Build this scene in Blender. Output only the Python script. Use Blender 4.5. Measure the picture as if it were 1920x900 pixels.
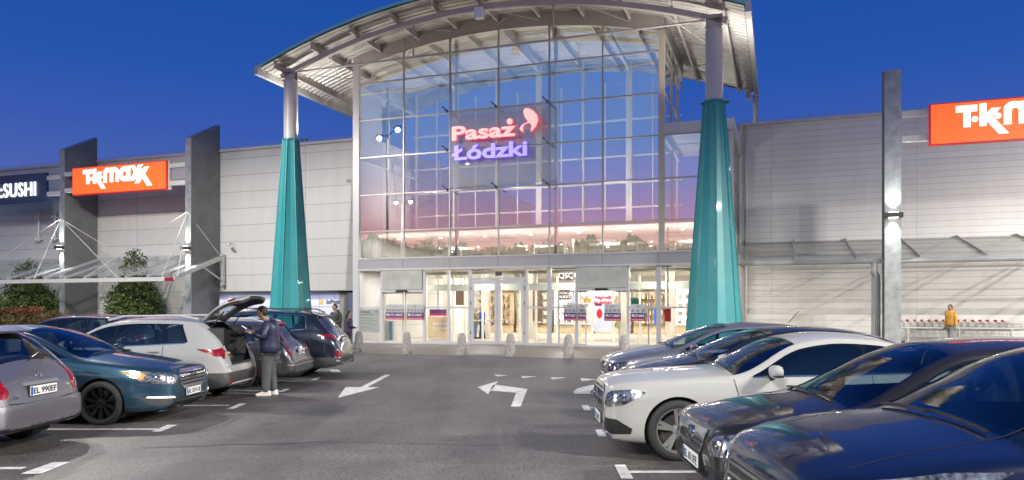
import bpy, bmesh, math, random
import numpy as np
from mathutils import Vector, Matrix
from mathutils.bvhtree import BVHTree
from mathutils.kdtree import KDTree
R = math.radians
PI = math.pi
random.seed(7)
for o in list(bpy.data.objects): bpy.data.objects.remove(o)
SC = bpy.context.scene
COL = SC.collection

# ------------------------------------------------------------------ camera
HC = 1.72
cd = bpy.data.cameras.new('camera'); cam = bpy.data.objects.new('camera', cd); COL.objects.link(cam)
cam.location = (0, 0, HC); cam.rotation_euler = (R(90), 0, 0)
cd.sensor_width = 36; cd.lens = 36*1400/1920; cd.shift_x = 0; cd.shift_y = (578-450)/1920
cd.clip_start = 0.05; cd.clip_end = 3000
SC.camera = cam

# ------------------------------------------------------------------ world: dusk sky, after-glow behind the camera
def s2l(c):
    c = c/255.0
    return c/12.92 if c <= 0.04045 else ((c+0.055)/1.055)**2.4
def rgb(r, g, b, k=1.0): return (s2l(r)*k, s2l(g)*k, s2l(b)*k, 1)
SKY_K = 1.0
W = bpy.data.worlds.new('World'); SC.world = W; W.use_nodes = True
nt = W.node_tree; nt.nodes.clear()
def N(t, k, **kw):
    n = t.nodes.new(k)
    for a, b in kw.items(): setattr(n, a, b)
    return n
def ramp(t, stops, fac=None):
    n = N(t, 'ShaderNodeValToRGB')
    e = n.color_ramp.elements
    while len(e) > 1: e.remove(e[-1])
    e[0].position, e[0].color = stops[0]
    for p, c in stops[1:]:
        x = e.new(p); x.color = c
    if fac is not None: t.links.new(fac, n.inputs[0])
    return n
tc = N(nt, 'ShaderNodeTexCoord'); sep = N(nt, 'ShaderNodeSeparateXYZ'); nt.links.new(tc.outputs['Generated'], sep.inputs[0])
front = ramp(nt, [(0.0, rgb(96,112,182)), (0.15, rgb(78,100,176)), (0.21, rgb(58,92,176)), (0.29, rgb(38,84,172)), (0.40, rgb(26,76,164)), (1.0, rgb(14,44,110))], sep.outputs['Z'])
back = ramp(nt, [(0.0, (.85,.42,.30,1)), (0.08, (.84,.38,.36,1)), (0.12, (.66,.34,.44,1)), (0.165, (.38,.34,.60,1)), (0.22, (.21,.34,.66,1)), (0.36, (.15,.30,.62,1)), (0.55, (.07,.19,.48,1)), (1.0, (.012,.06,.23,1))], sep.outputs['Z'])
az = N(nt, 'ShaderNodeMapRange'); az.inputs[1].default_value = 0.35; az.inputs[2].default_value = -0.35
nt.links.new(sep.outputs['Y'], az.inputs[0])
mixw = N(nt, 'ShaderNodeMix', data_type='RGBA'); nt.links.new(az.outputs[0], mixw.inputs[0])
nt.links.new(front.outputs[0], mixw.inputs[6]); nt.links.new(back.outputs[0], mixw.inputs[7])
sky = N(nt, 'ShaderNodeTexSky'); sky.sky_type = 'NISHITA'; sky.sun_disc = False
sky.sun_elevation = R(-4); sky.sun_rotation = R(200)
bg = N(nt, 'ShaderNodeBackground'); bg.inputs[1].default_value = SKY_K
nt.links.new(mixw.outputs[2], bg.inputs[0])
bg2 = N(nt, 'ShaderNodeBackground'); bg2.inputs[1].default_value = 0.06; nt.links.new(sky.outputs[0], bg2.inputs[0])
addw = N(nt, 'ShaderNodeAddShader'); nt.links.new(bg.outputs[0], addw.inputs[0]); nt.links.new(bg2.outputs[0], addw.inputs[1])
wo = N(nt, 'ShaderNodeOutputWorld'); nt.links.new(addw.outputs[0], wo.inputs[0])

vs = SC.view_settings; vs.view_transform = 'Standard'; vs.look = 'None'; vs.exposure = 0.0; vs.gamma = 1; vs.use_curve_mapping = False
SC.cycles.max_bounces = 10; SC.cycles.transparent_max_bounces = 24; SC.cycles.glossy_bounces = 4; SC.cycles.diffuse_bounces = 3
SC.cycles.sample_clamp_indirect = 6; SC.cycles.caustics_reflective = False; SC.cycles.caustics_refractive = False
LAMP_W = 36000; HALL_W = 125; ATRIUM_W = 520

# ------------------------------------------------------------------ materials
def mat(name, col, rough=0.5, metal=0.0, spec=0.5, emit=None, estr=0.0, coat=0.0, noise=0.0, nscale=4.0, bump=0.0, bscale=40.0, coords='Object'):
    m = bpy.data.materials.new(name); m.use_nodes = True
    t = m.node_tree; b = t.nodes['Principled BSDF']
    c = tuple(col[:3])+(1,)
    b.inputs['Base Color'].default_value = c; b.inputs['Roughness'].default_value = rough
    b.inputs['Metallic'].default_value = metal; b.inputs['Specular IOR Level'].default_value = spec
    b.inputs['Coat Weight'].default_value = coat; b.inputs['Coat Roughness'].default_value = 0.03
    if emit: b.inputs['Emission Color'].default_value = tuple(emit[:3])+(1,); b.inputs['Emission Strength'].default_value = estr
    if noise or bump:
        tcn = N(t, 'ShaderNodeTexCoord')
    if noise:
        nz = N(t, 'ShaderNodeTexNoise'); nz.inputs['Scale'].default_value = nscale; nz.inputs['Detail'].default_value = 6
        t.links.new(tcn.outputs[coords], nz.inputs['Vector'])
        lo = tuple(max(0, x*(1-noise)) for x in c[:3])+(1,); hi = tuple(min(1, x*(1+noise)) for x in c[:3])+(1,)
        rp = ramp(t, [(0.3, lo), (0.7, hi)], nz.outputs[0]); t.links.new(rp.outputs[0], b.inputs['Base Color'])
    if bump:
        nb = N(t, 'ShaderNodeTexNoise'); nb.inputs['Scale'].default_value = bscale; nb.inputs['Detail'].default_value = 4
        t.links.new(tcn.outputs[coords], nb.inputs['Vector'])
        bp = N(t, 'ShaderNodeBump'); bp.inputs['Strength'].default_value = bump; bp.inputs['Distance'].default_value = 0.02
        t.links.new(nb.outputs[0], bp.inputs['Height']); t.links.new(bp.outputs[0], b.inputs['Normal'])
    return m
def glass_mat(name, tint, base=0.12, fres=0.85, rough=0.0):
    m = bpy.data.materials.new(name); m.use_nodes = True; t = m.node_tree; t.nodes.clear()
    tr = N(t, 'ShaderNodeBsdfTransparent'); tr.inputs[0].default_value = tuple(tint)+(1,)
    gl = N(t, 'ShaderNodeBsdfGlossy'); gl.inputs['Roughness'].default_value = rough; gl.inputs[0].default_value = (1, 1, 1, 1)
    fr = N(t, 'ShaderNodeFresnel'); fr.inputs[0].default_value = 1.5
    ma = N(t, 'ShaderNodeMath', operation='MULTIPLY_ADD'); ma.inputs[1].default_value = fres; ma.inputs[2].default_value = base
    t.links.new(fr.outputs[0], ma.inputs[0])
    mx = N(t, 'ShaderNodeMixShader'); t.links.new(ma.outputs[0], mx.inputs[0]); t.links.new(tr.outputs[0], mx.inputs[1]); t.links.new(gl.outputs[0], mx.inputs[2])
    o = N(t, 'ShaderNodeOutputMaterial'); t.links.new(mx.outputs[0], o.inputs[0])
    return m
def panel_mat(name, col, px, pz, jw=0.02, rough=0.42, metal=0.0, var=0.06, ox=0.0, oz=0.0, jd=0.45):
    """sheet cladding: joints every px metres along local x and every pz metres in height"""
    m = bpy.data.materials.new(name); m.use_nodes = True; t = m.node_tree; b = t.nodes['Principled BSDF']
    tcn = N(t, 'ShaderNodeTexCoord'); sp = N(t, 'ShaderNodeSeparateXYZ'); t.links.new(tcn.outputs['Object'], sp.inputs[0])
    def joint(sock, period, off):
        a = N(t, 'ShaderNodeMath', operation='ADD'); a.inputs[1].default_value = off; t.links.new(sock, a.inputs[0])
        d = N(t, 'ShaderNodeMath', operation='DIVIDE'); d.inputs[1].default_value = period; t.links.new(a.outputs[0], d.inputs[0])
        f = N(t, 'ShaderNodeMath', operation='FRACT'); t.links.new(d.outputs[0], f.inputs[0])
        l = N(t, 'ShaderNodeMath', operation='LESS_THAN'); l.inputs[1].default_value = jw/period; t.links.new(f.outputs[0], l.inputs[0])
        fl = N(t, 'ShaderNodeMath', operation='FLOOR'); t.links.new(d.outputs[0], fl.inputs[0])
        return l, fl
    jx, fx = joint(sp.outputs['X'], px, ox); jz, fz = joint(sp.outputs['Z'], pz, oz)
    mxm = N(t, 'ShaderNodeMath', operation='MAXIMUM'); t.links.new(jx.outputs[0], mxm.inputs[0]); t.links.new(jz.outputs[0], mxm.inputs[1])
    cb = N(t, 'ShaderNodeCombineXYZ'); t.links.new(fx.outputs[0], cb.inputs[0]); t.links.new(fz.outputs[0], cb.inputs[1])
    wn = N(t, 'ShaderNodeTexWhiteNoise', noise_dimensions='3D'); t.links.new(cb.outputs[0], wn.inputs['Vector'])
    nz = N(t, 'ShaderNodeTexNoise'); nz.inputs['Scale'].default_value = 0.9; nz.inputs['Detail'].default_value = 8; nz.inputs['Roughness'].default_value = 0.65
    mp = N(t, 'ShaderNodeMapping'); mp.inputs['Scale'].default_value = (2.2, 1, 0.35); t.links.new(tcn.outputs['Object'], mp.inputs[0]); t.links.new(mp.outputs[0], nz.inputs['Vector'])
    s = N(t, 'ShaderNodeMath', operation='MULTIPLY_ADD'); s.inputs[1].default_value = var; s.inputs[2].default_value = 1-var*0.5; t.links.new(wn.outputs[0], s.inputs[0])
    s2 = N(t, 'ShaderNodeMath', operation='MULTIPLY_ADD'); s2.inputs[1].default_value = 0.22; s2.inputs[2].default_value = 0.89; t.links.new(nz.outputs[0], s2.inputs[0])
    s3 = N(t, 'ShaderNodeMath', operation='MULTIPLY'); t.links.new(s.outputs[0], s3.inputs[0]); t.links.new(s2.outputs[0], s3.inputs[1])
    s4 = N(t, 'ShaderNodeMath', operation='MULTIPLY_ADD'); s4.inputs[1].default_value = -jd; s4.inputs[2].default_value = 1.0; t.links.new(mxm.outputs[0], s4.inputs[0])
    s5 = N(t, 'ShaderNodeMath', operation='MULTIPLY'); t.links.new(s3.outputs[0], s5.inputs[0]); t.links.new(s4.outputs[0], s5.inputs[1])
    vm = N(t, 'ShaderNodeVectorMath', operation='SCALE'); vm.inputs[0].default_value = col[:3]; t.links.new(s5.outputs[0], vm.inputs['Scale'])
    t.links.new(vm.outputs[0], b.inputs['Base Color']); b.inputs['Roughness'].default_value = rough; b.inputs['Metallic'].default_value = metal
    bp = N(t, 'ShaderNodeBump'); bp.inputs['Strength'].default_value = 0.6; bp.inputs['Distance'].default_value = 0.01; bp.invert = True
    t.links.new(mxm.outputs[0], bp.inputs['Height']); t.links.new(bp.outputs[0], b.inputs['Normal'])
    return m

def asphalt_mat():
    m = bpy.data.materials.new('asphalt'); m.use_nodes = True; t = m.node_tree; b = t.nodes['Principled BSDF']
    tcn = N(t, 'ShaderNodeTexCoord')
    def noise(scale, det=5, rg=0.6, vec=None):
        n = N(t, 'ShaderNodeTexNoise'); n.inputs['Scale'].default_value = scale; n.inputs['Detail'].default_value = det; n.inputs['Roughness'].default_value = rg
        t.links.new(vec or tcn.outputs['Object'], n.inputs['Vector']); return n
    n1 = noise(0.22, 6); n2 = noise(34, 4, 0.85); n3 = noise(1.3, 6, .7)
    vo = N(t, 'ShaderNodeTexVoronoi'); vo.inputs['Scale'].default_value = 46; t.links.new(tcn.outputs['Object'], vo.inputs['Vector'])
    r1 = ramp(t, [(0.3, (0.068, 0.062, 0.062, 1)), (0.7, (0.130, 0.116, 0.110, 1))], n1.outputs[0])
    r2 = ramp(t, [(0.3, (0.35, 0.35, 0.35, 1)), (0.5, (0.9, 0.9, 0.9, 1)), (0.66, (2.0, 2.0, 1.95, 1))], n2.outputs[0])
    r3 = ramp(t, [(0.0, (0.55, 0.55, 0.55, 1)), (1.0, (1.45, 1.45, 1.45, 1))], vo.outputs['Color'])
    r4 = ramp(t, [(0.3, (0.68, 0.68, 0.70, 1)), (0.65, (1.12, 1.12, 1.10, 1))], n3.outputs[0])
    prev = r1
    for r in (r2, r3, r4):
        mx = N(t, 'ShaderNodeMix', data_type='RGBA', blend_type='MULTIPLY', clamp_result=False); mx.inputs[0].default_value = 1
        t.links.new(prev.outputs[2 if prev.type == 'MIX' else 0], mx.inputs[6]); t.links.new(r.outputs[0], mx.inputs[7]); prev = mx
    # old repair seams and tyre-darkened tracks
    mp = N(t, 'ShaderNodeMapping'); mp.inputs['Scale'].default_value = (0.5, 0.06, 1); t.links.new(tcn.outputs['Object'], mp.inputs[0])
    n5 = noise(1.6, 5, .6, mp.outputs[0]); r5 = ramp(t, [(0.36, (0.6, 0.6, 0.63, 1)), (0.52, (1, 1, 1, 1))], n5.outputs[0])
    mx = N(t, 'ShaderNodeMix', data_type='RGBA', blend_type='MULTIPLY'); mx.inputs[0].default_value = 0.8
    t.links.new(prev.outputs[2], mx.inputs[6]); t.links.new(r5.outputs[0], mx.inputs[7])
    prev = mx
    # scattered oil drips
    wv = N(t, 'ShaderNodeVectorMath', operation='ADD'); nd = noise(1.1, 3); t.links.new(tcn.outputs['Object'], wv.inputs[0]); t.links.new(nd.outputs['Color'], wv.inputs[1])
    v2 = N(t, 'ShaderNodeTexVoronoi'); v2.inputs['Scale'].default_value = 0.42; t.links.new(wv.outputs[0], v2.inputs['Vector'])
    r6 = ramp(t, [(0.0, (0.42, 0.42, 0.44, 1)), (0.07, (0.6, 0.6, 0.62, 1)), (0.15, (1, 1, 1, 1))], v2.outputs['Distance'])
    mx = N(t, 'ShaderNodeMix', data_type='RGBA', blend_type='MULTIPLY'); mx.inputs[0].default_value = 0.75
    t.links.new(prev.outputs[2], mx.inputs[6]); t.links.new(r6.outputs[0], mx.inputs[7])
    t.links.new(mx.outputs[2], b.inputs['Base Color'])
    rr = N(t, 'ShaderNodeMapRange'); rr.inputs[3].default_value = 0.42; rr.inputs[4].default_value = 0.68; t.links.new(n3.outputs[0], rr.inputs[0])
    t.links.new(rr.outputs[0], b.inputs['Roughness'])
    bp = N(t, 'ShaderNodeBump'); bp.inputs['Strength'].default_value = 0.35; bp.inputs['Distance'].default_value = 0.01
    t.links.new(n2.outputs[0], bp.inputs['Height']); t.links.new(bp.outputs[0], b.inputs['Normal'])
    return m

M = dict(
    asphalt=asphalt_mat(),
    paint=mat('road_paint', (0.55, 0.54, 0.52), 0.6, noise=0.3, nscale=9, bump=0.3, bscale=60),
    paver=panel_mat('paver', (0.22, 0.19, 0.165), 0.5, 0.5),
    wall_l=panel_mat('cladding_large', (0.62, 0.61, 0.585), 6.0, 0.95, 0.028, ox=0.9, oz=0.2),
    wall_r=panel_mat('cladding_plank', (0.70, 0.69, 0.66), 6.3, 0.285, 0.016, ox=1.3, var=0.05, jd=.32),
    trimbeige=mat('trim_beige', (0.50, 0.46, 0.37), 0.45),
    coping=mat('coping', (0.55, 0.54, 0.52), 0.4, noise=0.08, nscale=2),
    alu=mat('aluminium', (0.42, 0.40, 0.38), 0.38, 0.35),
    alul=mat('aluminium_light', (0.52, 0.51, 0.52), 0.4, 0.2),
    spandrel=panel_mat('spandrel', (0.36, 0.35, 0.36), 2.47, 5.0, 0.03, rough=0.4, ox=8.07, oz=0.0),
    white=mat('white_steel', (0.42, 0.43, 0.45), 0.45),
    steel=mat('painted_steel', (0.48, 0.44, 0.42), 0.45, noise=0.06, nscale=3),
    deck=mat('roof_deck', (0.50, 0.48, 0.45), 0.4, 0.15, noise=0.1, nscale=2),
    tealdark=mat('teal_joint', (0.012, 0.22, 0.235), 0.5),
    tealedge=mat('teal_edge', (0.22, 0.58, 0.64), 0.4),
    teal=mat('teal_cladding', (0.022, 0.26, 0.27), 0.42, 0.0, 0.5, coat=0.25, noise=0.08, nscale=1.2, bump=0.05, bscale=3),
    pipe=mat('white_pipe', (0.55, 0.52, 0.52), 0.4, noise=0.04, nscale=2),
    concrete=mat('concrete', (0.30, 0.28, 0.25), 0.85, noise=0.28, nscale=14, bump=0.6, bscale=70),
    pylon=mat('pylon_side', (0.17, 0.17, 0.17), 0.6, noise=0.14, nscale=1.3, bump=0.15, bscale=30),
    pylonf=mat('galvanised', (0.36, 0.37, 0.37), 0.38, 0.5, noise=0.22, nscale=3, bump=0.12, bscale=14),
    orange=mat('lightbox_orange', (0.8, 0.12, 0.02), 0.4, emit=(1.0, 0.115, 0.018), estr=1.0),
    orangeedge=mat('lightbox_edge', (0.5, 0.02, 0.02), 0.4, emit=(0.5, 0.01, 0.01), estr=0.35),
    signwhite=mat('sign_white', (0.9, 0.9, 0.92), 0.4, emit=(0.92, 0.95, 1.0), estr=1.05),
    navysign=mat('navy_sign', (0.025, 0.05, 0.12), 0.4),
    pinkl=mat('letter_pink', (0.9, 0.5, 0.5), 0.4, emit=(1.0, 0.50, 0.44), estr=1.0),
    pinks=mat('letter_pink_side', (0.8, 0.05, 0.08), 0.4, emit=(0.85, 0.03, 0.07), estr=0.8),
    purpl=mat('letter_purple', (0.5, 0.4, 0.9), 0.4, emit=(0.42, 0.34, 1.0), estr=0.9),
    purps=mat('letter_purple_side', (0.2, 0.05, 0.7), 0.4, emit=(0.10, 0.03, 0.62), estr=0.75),
    floor=panel_mat('hall_floor', (0.62, 0.56, 0.47), 0.6, 0.6),
    cream=mat('cream_wall', (0.70, 0.65, 0.55), 0.6),
    ceil=mat('hall_ceiling', (0.72, 0.69, 0.66), 0.7),
    grn=mat('frame_greenish', (0.38, 0.42, 0.37), 0.4),
    frosted=mat('frosted_panel', (0.42, 0.42, 0.38), 0.35, noise=0.2, nscale=1.4),
    black=mat('black_plastic', (0.012, 0.012, 0.013), 0.45),
    darkgrey=mat('dark_grey', (0.05, 0.05, 0.05), 0.5),
    chrome=mat('chrome', (0.75, 0.75, 0.75), 0.12, 1.0),
    rubber=mat('rubber', (0.018, 0.018, 0.019), 0.75, bump=0.2, bscale=60),
    lampglow=mat('lamp_glow', (1, 1, 1), 0.4, emit=(1.0, 0.93, 0.78), estr=14.0),
    dlight=mat('downlight_glow', (1, 1, 1), 0.4, emit=(1.0, 0.95, 0.85), estr=6.0),
    locker=mat('locker_white', (0.75, 0.75, 0.8), 0.35, emit=(0.45, 0.5, 1.0), estr=0.12),
    ink=mat('ink', (0.02, 0.02, 0.03), 0.5),
    yellow=mat('yellow_mark', (0.8, 0.55, 0.03), 0.5),
    purpleband=mat('purple_band', (0.09, 0.035, 0.14), 0.35),
    pinkband=mat('pink_band', (0.42, 0.03, 0.10), 0.35),
    white2=mat('white_plastic', (0.75, 0.75, 0.76), 0.4),
    iconband=mat('sticker_light', (0.45, 0.44, 0.46), 0.4),
    red=mat('red_plastic', (0.62, 0.02, 0.025), 0.35),
    darkred=mat('dark_red', (0.25, 0.01, 0.04), 0.4),
    brown=mat('brown_board', (0.16, 0.10, 0.07), 0.5),
    lime=mat('lime', (0.35, 0.55, 0.03), 0.5),
    tealp=mat('green_board', (0.02, 0.16, 0.14), 0.5),
    bluep=mat('blue_board', (0.05, 0.12, 0.5), 0.5, emit=(0.05, 0.15, 0.7), estr=0.4),
    banner=mat('banner', (0.62, 0.68, 0.86), 0.5),
    wood=mat('warm_panel', (0.52, 0.40, 0.25), 0.5, noise=0.1, nscale=3),
    orangep=mat('orange_board', (0.75, 0.33, 0.03), 0.5),
    wire=mat('zinc_wire', (0.5, 0.5, 0.48), 0.35, 0.7),
    leaf=mat('foliage', (0.085, 0.12, 0.03), 0.55, noise=0.65, nscale=2.2, coords='Object'),
    hedge=mat('hedge_leaf', (0.12, 0.085, 0.03), 0.6, noise=0.6, nscale=2.0),
    hedger=mat('hedge_leaf_red', (0.17, 0.05, 0.02), 0.6, noise=0.5, nscale=2.0),
    bark=mat('bark', (0.07, 0.05, 0.035), 0.9, noise=0.3, nscale=8),
    canopyglass=None,
    polycarb=None,
    facade=glass_mat('facade_glass', (0.90, 0.94, 0.95), 0.48, 0.5),
    lowglass=glass_mat('door_glass', (0.96, 0.97, 0.97), 0.03, 0.6),
    signpane=None,
    carglass=glass_mat('car_glass', (0.52, 0.62, 0.64), 0.06, 0.95),
    carglassd=glass_mat('car_glass_dark', (0.10, 0.13, 0.16), 0.09, 0.95),
)
def translucent(name, col, rough, alpha):
    m = mat(name, col, rough); m.node_tree.nodes['Principled BSDF'].inputs['Alpha'].default_value = alpha; return m
M['canopyglass'] = translucent('canopy_glass', (0.55, 0.57, 0.58), 0.12, 0.32)
M['polycarb'] = translucent('polycarbonate', (0.30, 0.31, 0.28), 0.25, 0.55)
M['signpane'] = translucent('sign_pane', (0.50, 0.50, 0.48), 0.3, 0.34)

# ------------------------------------------------------------------ mesh helpers
class MB:
    def __init__(s): s.v = []; s.f = []
    def add(s, vs, fs):
        o = len(s.v); s.v += [tuple(v) for v in vs]; s.f += [tuple(i+o for i in f) for f in fs]; return s
    def box(s, x0, x1, y0, y1, z0, z1):
        return s.add([(x0,y0,z0),(x1,y0,z0),(x1,y1,z0),(x0,y1,z0),(x0,y0,z1),(x1,y0,z1),(x1,y1,z1),(x0,y1,z1)],
                     [(0,3,2,1),(4,5,6,7),(0,1,5,4),(1,2,6,5),(2,3,7,6),(3,0,4,7)])
    def quad(s, a, b, c, d): return s.add([a,b,c,d], [(0,1,2,3)])
    def poly(s, pts): return s.add(pts, [tuple(range(len(pts)))])
    def beam(s, a, b, w, h, up=(0,0,1)):
        a = Vector(a); b = Vector(b); d = (b-a).normalized(); u = Vector(up)
        if abs(d.dot(u)) > 0.98: u = Vector((0, 1, 0))
        x = d.cross(u).normalized()*w/2; z = x.cross(d).normalized()*h/2
        vs = [p+i*x+j*z for p in (a, b) for i, j in ((-1,-1),(1,-1),(1,1),(-1,1))]
        return s.add(vs, [(0,1,2,3),(7,6,5,4),(0,4,5,1),(1,5,6,2),(2,6,7,3),(3,7,4,0)])
    def tube(s, pts, r, n=8, caps=True):
        pts = [Vector(p) for p in pts]; rs = r if isinstance(r, (list, tuple)) else [r]*len(pts)
        rings = []; up = Vector((0, 0, 1))
        for i, p in enumerate(pts):
            d = (pts[min(i+1, len(pts)-1)]-pts[max(i-1, 0)]).normalized()
            u = up if abs(d.dot(up)) < 0.95 else Vector((0, 1, 0))
            x = d.cross(u).normalized(); y = x.cross(d).normalized()
            rings.append([p+(x*math.cos(2*PI*k/n)+y*math.sin(2*PI*k/n))*rs[i] for k in range(n)])
        vs = [v for r_ in rings for v in r_]; fs = []
        for i in range(len(pts)-1):
            for k in range(n): fs.append((i*n+k, i*n+(k+1) % n, (i+1)*n+(k+1) % n, (i+1)*n+k))
        if caps: fs.append(tuple(range(n-1, -1, -1))); fs.append(tuple((len(pts)-1)*n+k for k in range(n)))
        return s.add(vs, fs)
    def lathe(s, prof, n=24, axis='z', c=(0, 0, 0), closed=False):
        """prof: list of (r, h) revolved about axis through c"""
        vs = []; fs = []
        for r, h in prof:
            for k in range(n):
                a = 2*PI*k/n; x, y = r*math.cos(a), r*math.sin(a)
                p = (x, y, h) if axis == 'z' else ((x, h, y) if axis == 'y' else (h, x, y))
                vs.append((p[0]+c[0], p[1]+c[1], p[2]+c[2]))
        for i in range(len(prof)-1):
            for k in range(n): fs.append((i*n+k, i*n+(k+1) % n, (i+1)*n+(k+1) % n, (i+1)*n+k))
        if not closed:
            fs.append(tuple(range(n-1, -1, -1))); fs.append(tuple((len(prof)-1)*n+k for k in range(n)))
        return s.add(vs, fs)
    def prism(s, pts, y0, y1, plane='xz'):
        n = len(pts)
        def P(p, y): return (p[0], y, p[1]) if plane == 'xz' else ((p[0], p[1], y) if plane == 'xy' else (y, p[0], p[1]))
        return s.add([P(p, y0) for p in pts]+[P(p, y1) for p in pts],
                     [tuple(range(n)), tuple(range(2*n-1, n-1, -1))]+[(i, n+i, n+(i+1) % n, (i+1) % n) for i in range(n)])
    def sphere(s, c, r, n=16, m=10):
        rx, ry, rz = r if isinstance(r, (tuple, list)) else (r, r, r)
        vs = [(c[0], c[1], c[2]+rz)]; fs = []
        for i in range(1, m):
            for k in range(n):
                a = PI*i/m; b = 2*PI*k/n
                vs.append((c[0]+rx*math.sin(a)*math.cos(b), c[1]+ry*math.sin(a)*math.sin(b), c[2]+rz*math.cos(a)))
        vs.append((c[0], c[1], c[2]-rz)); L = len(vs)-1
        for k in range(n): fs.append((0, 1+k, 1+(k+1) % n)); fs.append((L, 1+(m-2)*n+(k+1) % n, 1+(m-2)*n+k))
        for i in range(m-2):
            for k in range(n): fs.append((1+i*n+k, 1+(i+1)*n+k, 1+(i+1)*n+(k+1) % n, 1+i*n+(k+1) % n))
        return s.add(vs, fs)
    def mesh(s, name, m, smooth=False, bevel=0, fix=True):
        me = bpy.data.meshes.new(name); me.from_pydata(s.v, [], s.f)
        if fix or bevel:
            bm = bmesh.new(); bm.from_mesh(me)
            if bevel:
                es = [e for e in bm.edges if len(e.link_faces) == 2 and e.calc_face_angle(0) > 0.5]
                bmesh.ops.bevel(bm, geom=es, offset=bevel, segments=2, affect='EDGES', profile=0.5)
            bmesh.ops.recalc_face_normals(bm, faces=bm.faces); bm.to_mesh(me); bm.free()
        me.update(); me.materials.append(m)
        if smooth is True: me.shade_smooth()
        elif smooth:
            try: me.set_sharp_from_angle(angle=smooth); [setattr(p, 'use_smooth', True) for p in me.polygons]; me.set_sharp_from_angle(angle=smooth)
            except Exception: pass
        return me
    def obj(s, name, m, parent=None, smooth=False, bevel=0, loc=None, fix=True, label=None):
        o = bpy.data.objects.new(name, s.mesh(name, m, smooth, bevel, fix)); COL.objects.link(o)
        if parent: o.parent = parent
        if loc: o.location = loc
        if label: o['label'] = label
        return o
def tag(o, label=None, cat=None, group=None, kind=None):
    if label: o['label'] = label
    if cat: o['category'] = cat
    if group: o['group'] = group
    if kind: o['kind'] = kind
    return o
def empty(name, loc=(0, 0, 0), rz=0, parent=None):
    o = bpy.data.objects.new(name, None); COL.objects.link(o); o.location = loc; o.rotation_euler = (0, 0, rz); o.empty_display_size = 0.2
    if parent: o.parent = parent
    return o
def thing(name, label, cat, loc=(0, 0, 0), rz=0, group=None): return tag(empty(name, loc, rz), label, cat, group)
def copy_tree(o, parent=None):
    c = o.copy(); COL.objects.link(c)
    if parent: c.parent = parent
    for ch in o.children: copy_tree(ch, c)
    return c
def text(name, body, size, m, parent, loc, rot=(R(90), 0, 0), ext=0.01, off=0.0, align='LEFT', sx=1.0, bev=0, spacing=1.0, shear=0):
    cu = bpy.data.curves.new(name, 'FONT'); cu.body = body; cu.size = size; cu.extrude = ext; cu.offset = off; cu.align_x = align
    cu.space_character = spacing; cu.bevel_depth = bev; cu.shear = shear; cu.resolution_u = 4
    tmp = bpy.data.objects.new('tmp', cu); COL.objects.link(tmp)
    dg = bpy.context.evaluated_depsgraph_get()
    me = bpy.data.meshes.new_from_object(tmp.evaluated_get(dg)); me.name = name
    bpy.data.objects.remove(tmp); bpy.data.curves.remove(cu)
    me.materials.clear(); me.materials.append(m)
    o = bpy.data.objects.new(name, me); COL.objects.link(o); o.location = loc; o.rotation_euler = rot; o.scale = (sx, 1, 1)
    if parent: o.parent = parent
    return o

# facade frame: s along the front (towards the right), t into the building
ANG = R(19.65); CA, SA = math.cos(ANG), math.sin(ANG); FY = 34.6
def FP(s, t, z=0): return (CA*s+SA*t, FY-SA*s+CA*t, z)
def s_at(u, t=0.0):
    k = (u-960)/1400.0
    return (k*(FY+CA*t)-SA*t)/(CA+k*SA)
def z_at(v, s, t=0.0): return HC+(578-v)*(FY-SA*s+CA*t)/1400.0
def G(u, v): Y = 1400*HC/(v-578.0); return ((u-960)*Y/1400.0, Y)
def fthing(name, label, cat, s, t, z=0, group=None): return thing(name, label, cat, FP(s, t, z), -ANG, group)
def fempty_origin(name, label, cat, group=None): return fthing(name, label, cat, 0, 0, 0, group)

# ------------------------------------------------------------------ ground
g = MB().quad((-900, -900, 0), (900, -900, 0), (900, 900, 0), (-900, 900, 0)).obj('ground', M['asphalt'])
tag(g, 'dark speckled asphalt of the car park', 'ground', kind='structure')
pv = MB().box(-70, 70, -7.9, 0.25, -0.1, 0.008).obj('pavement', M['paver'])
pv.location = FP(0, 0); pv.rotation_euler = (0, 0, -ANG); tag(pv, 'flush paved strip in front of the glass entrance', 'pavement', kind='structure')
pv2 = MB().box(9.9, 70, 0.25, 6.0, -0.1, 0.14).obj('pavement', M['paver'])
pv2.location = FP(0, 0); pv2.rotation_euler = (0, 0, -ANG); tag(pv2, 'raised paving under the canopy along the right wall', 'pavement', kind='structure')

mk = MB()
def px_poly(pts, z=0.004): mk.poly([G(u, v)+(z,) for u, v in pts])
def px_line(x0, x1, Y, w=0.11, z=0.004): mk.quad((x0, Y-w/2, z), (x1, Y-w/2, z), (x1, Y+w/2, z), (x0, Y+w/2, z))
px_poly([(722,703),(732,703),(711,726),(733,726),(633,746),(648,726),(676,726),(687,726)][::-1][0:0] or [(722,703),(732,703),(688,726.5),(676,726)])
px_poly([(648,726),(711,726.3),(633,746.5)])
px_poly([(895.7,726),(934,715),(915,739)])
px_poly([(925,721.5),(932,722),(989,729.7),(968,736.7),(919,732.5)])
px_poly([(989,729.7),(976,762.5),(958,762.5),(968,736)])
for p in ([(926,702.5),(953,704),(932,706)], [(977,705.5),(1009,706),(980,709)], [(1032,708),(1063,708),(1036,711.5)], [(1088.5,709.5),(1119,711.7),(1091,714.5)]):
    px_poly(p)
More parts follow.
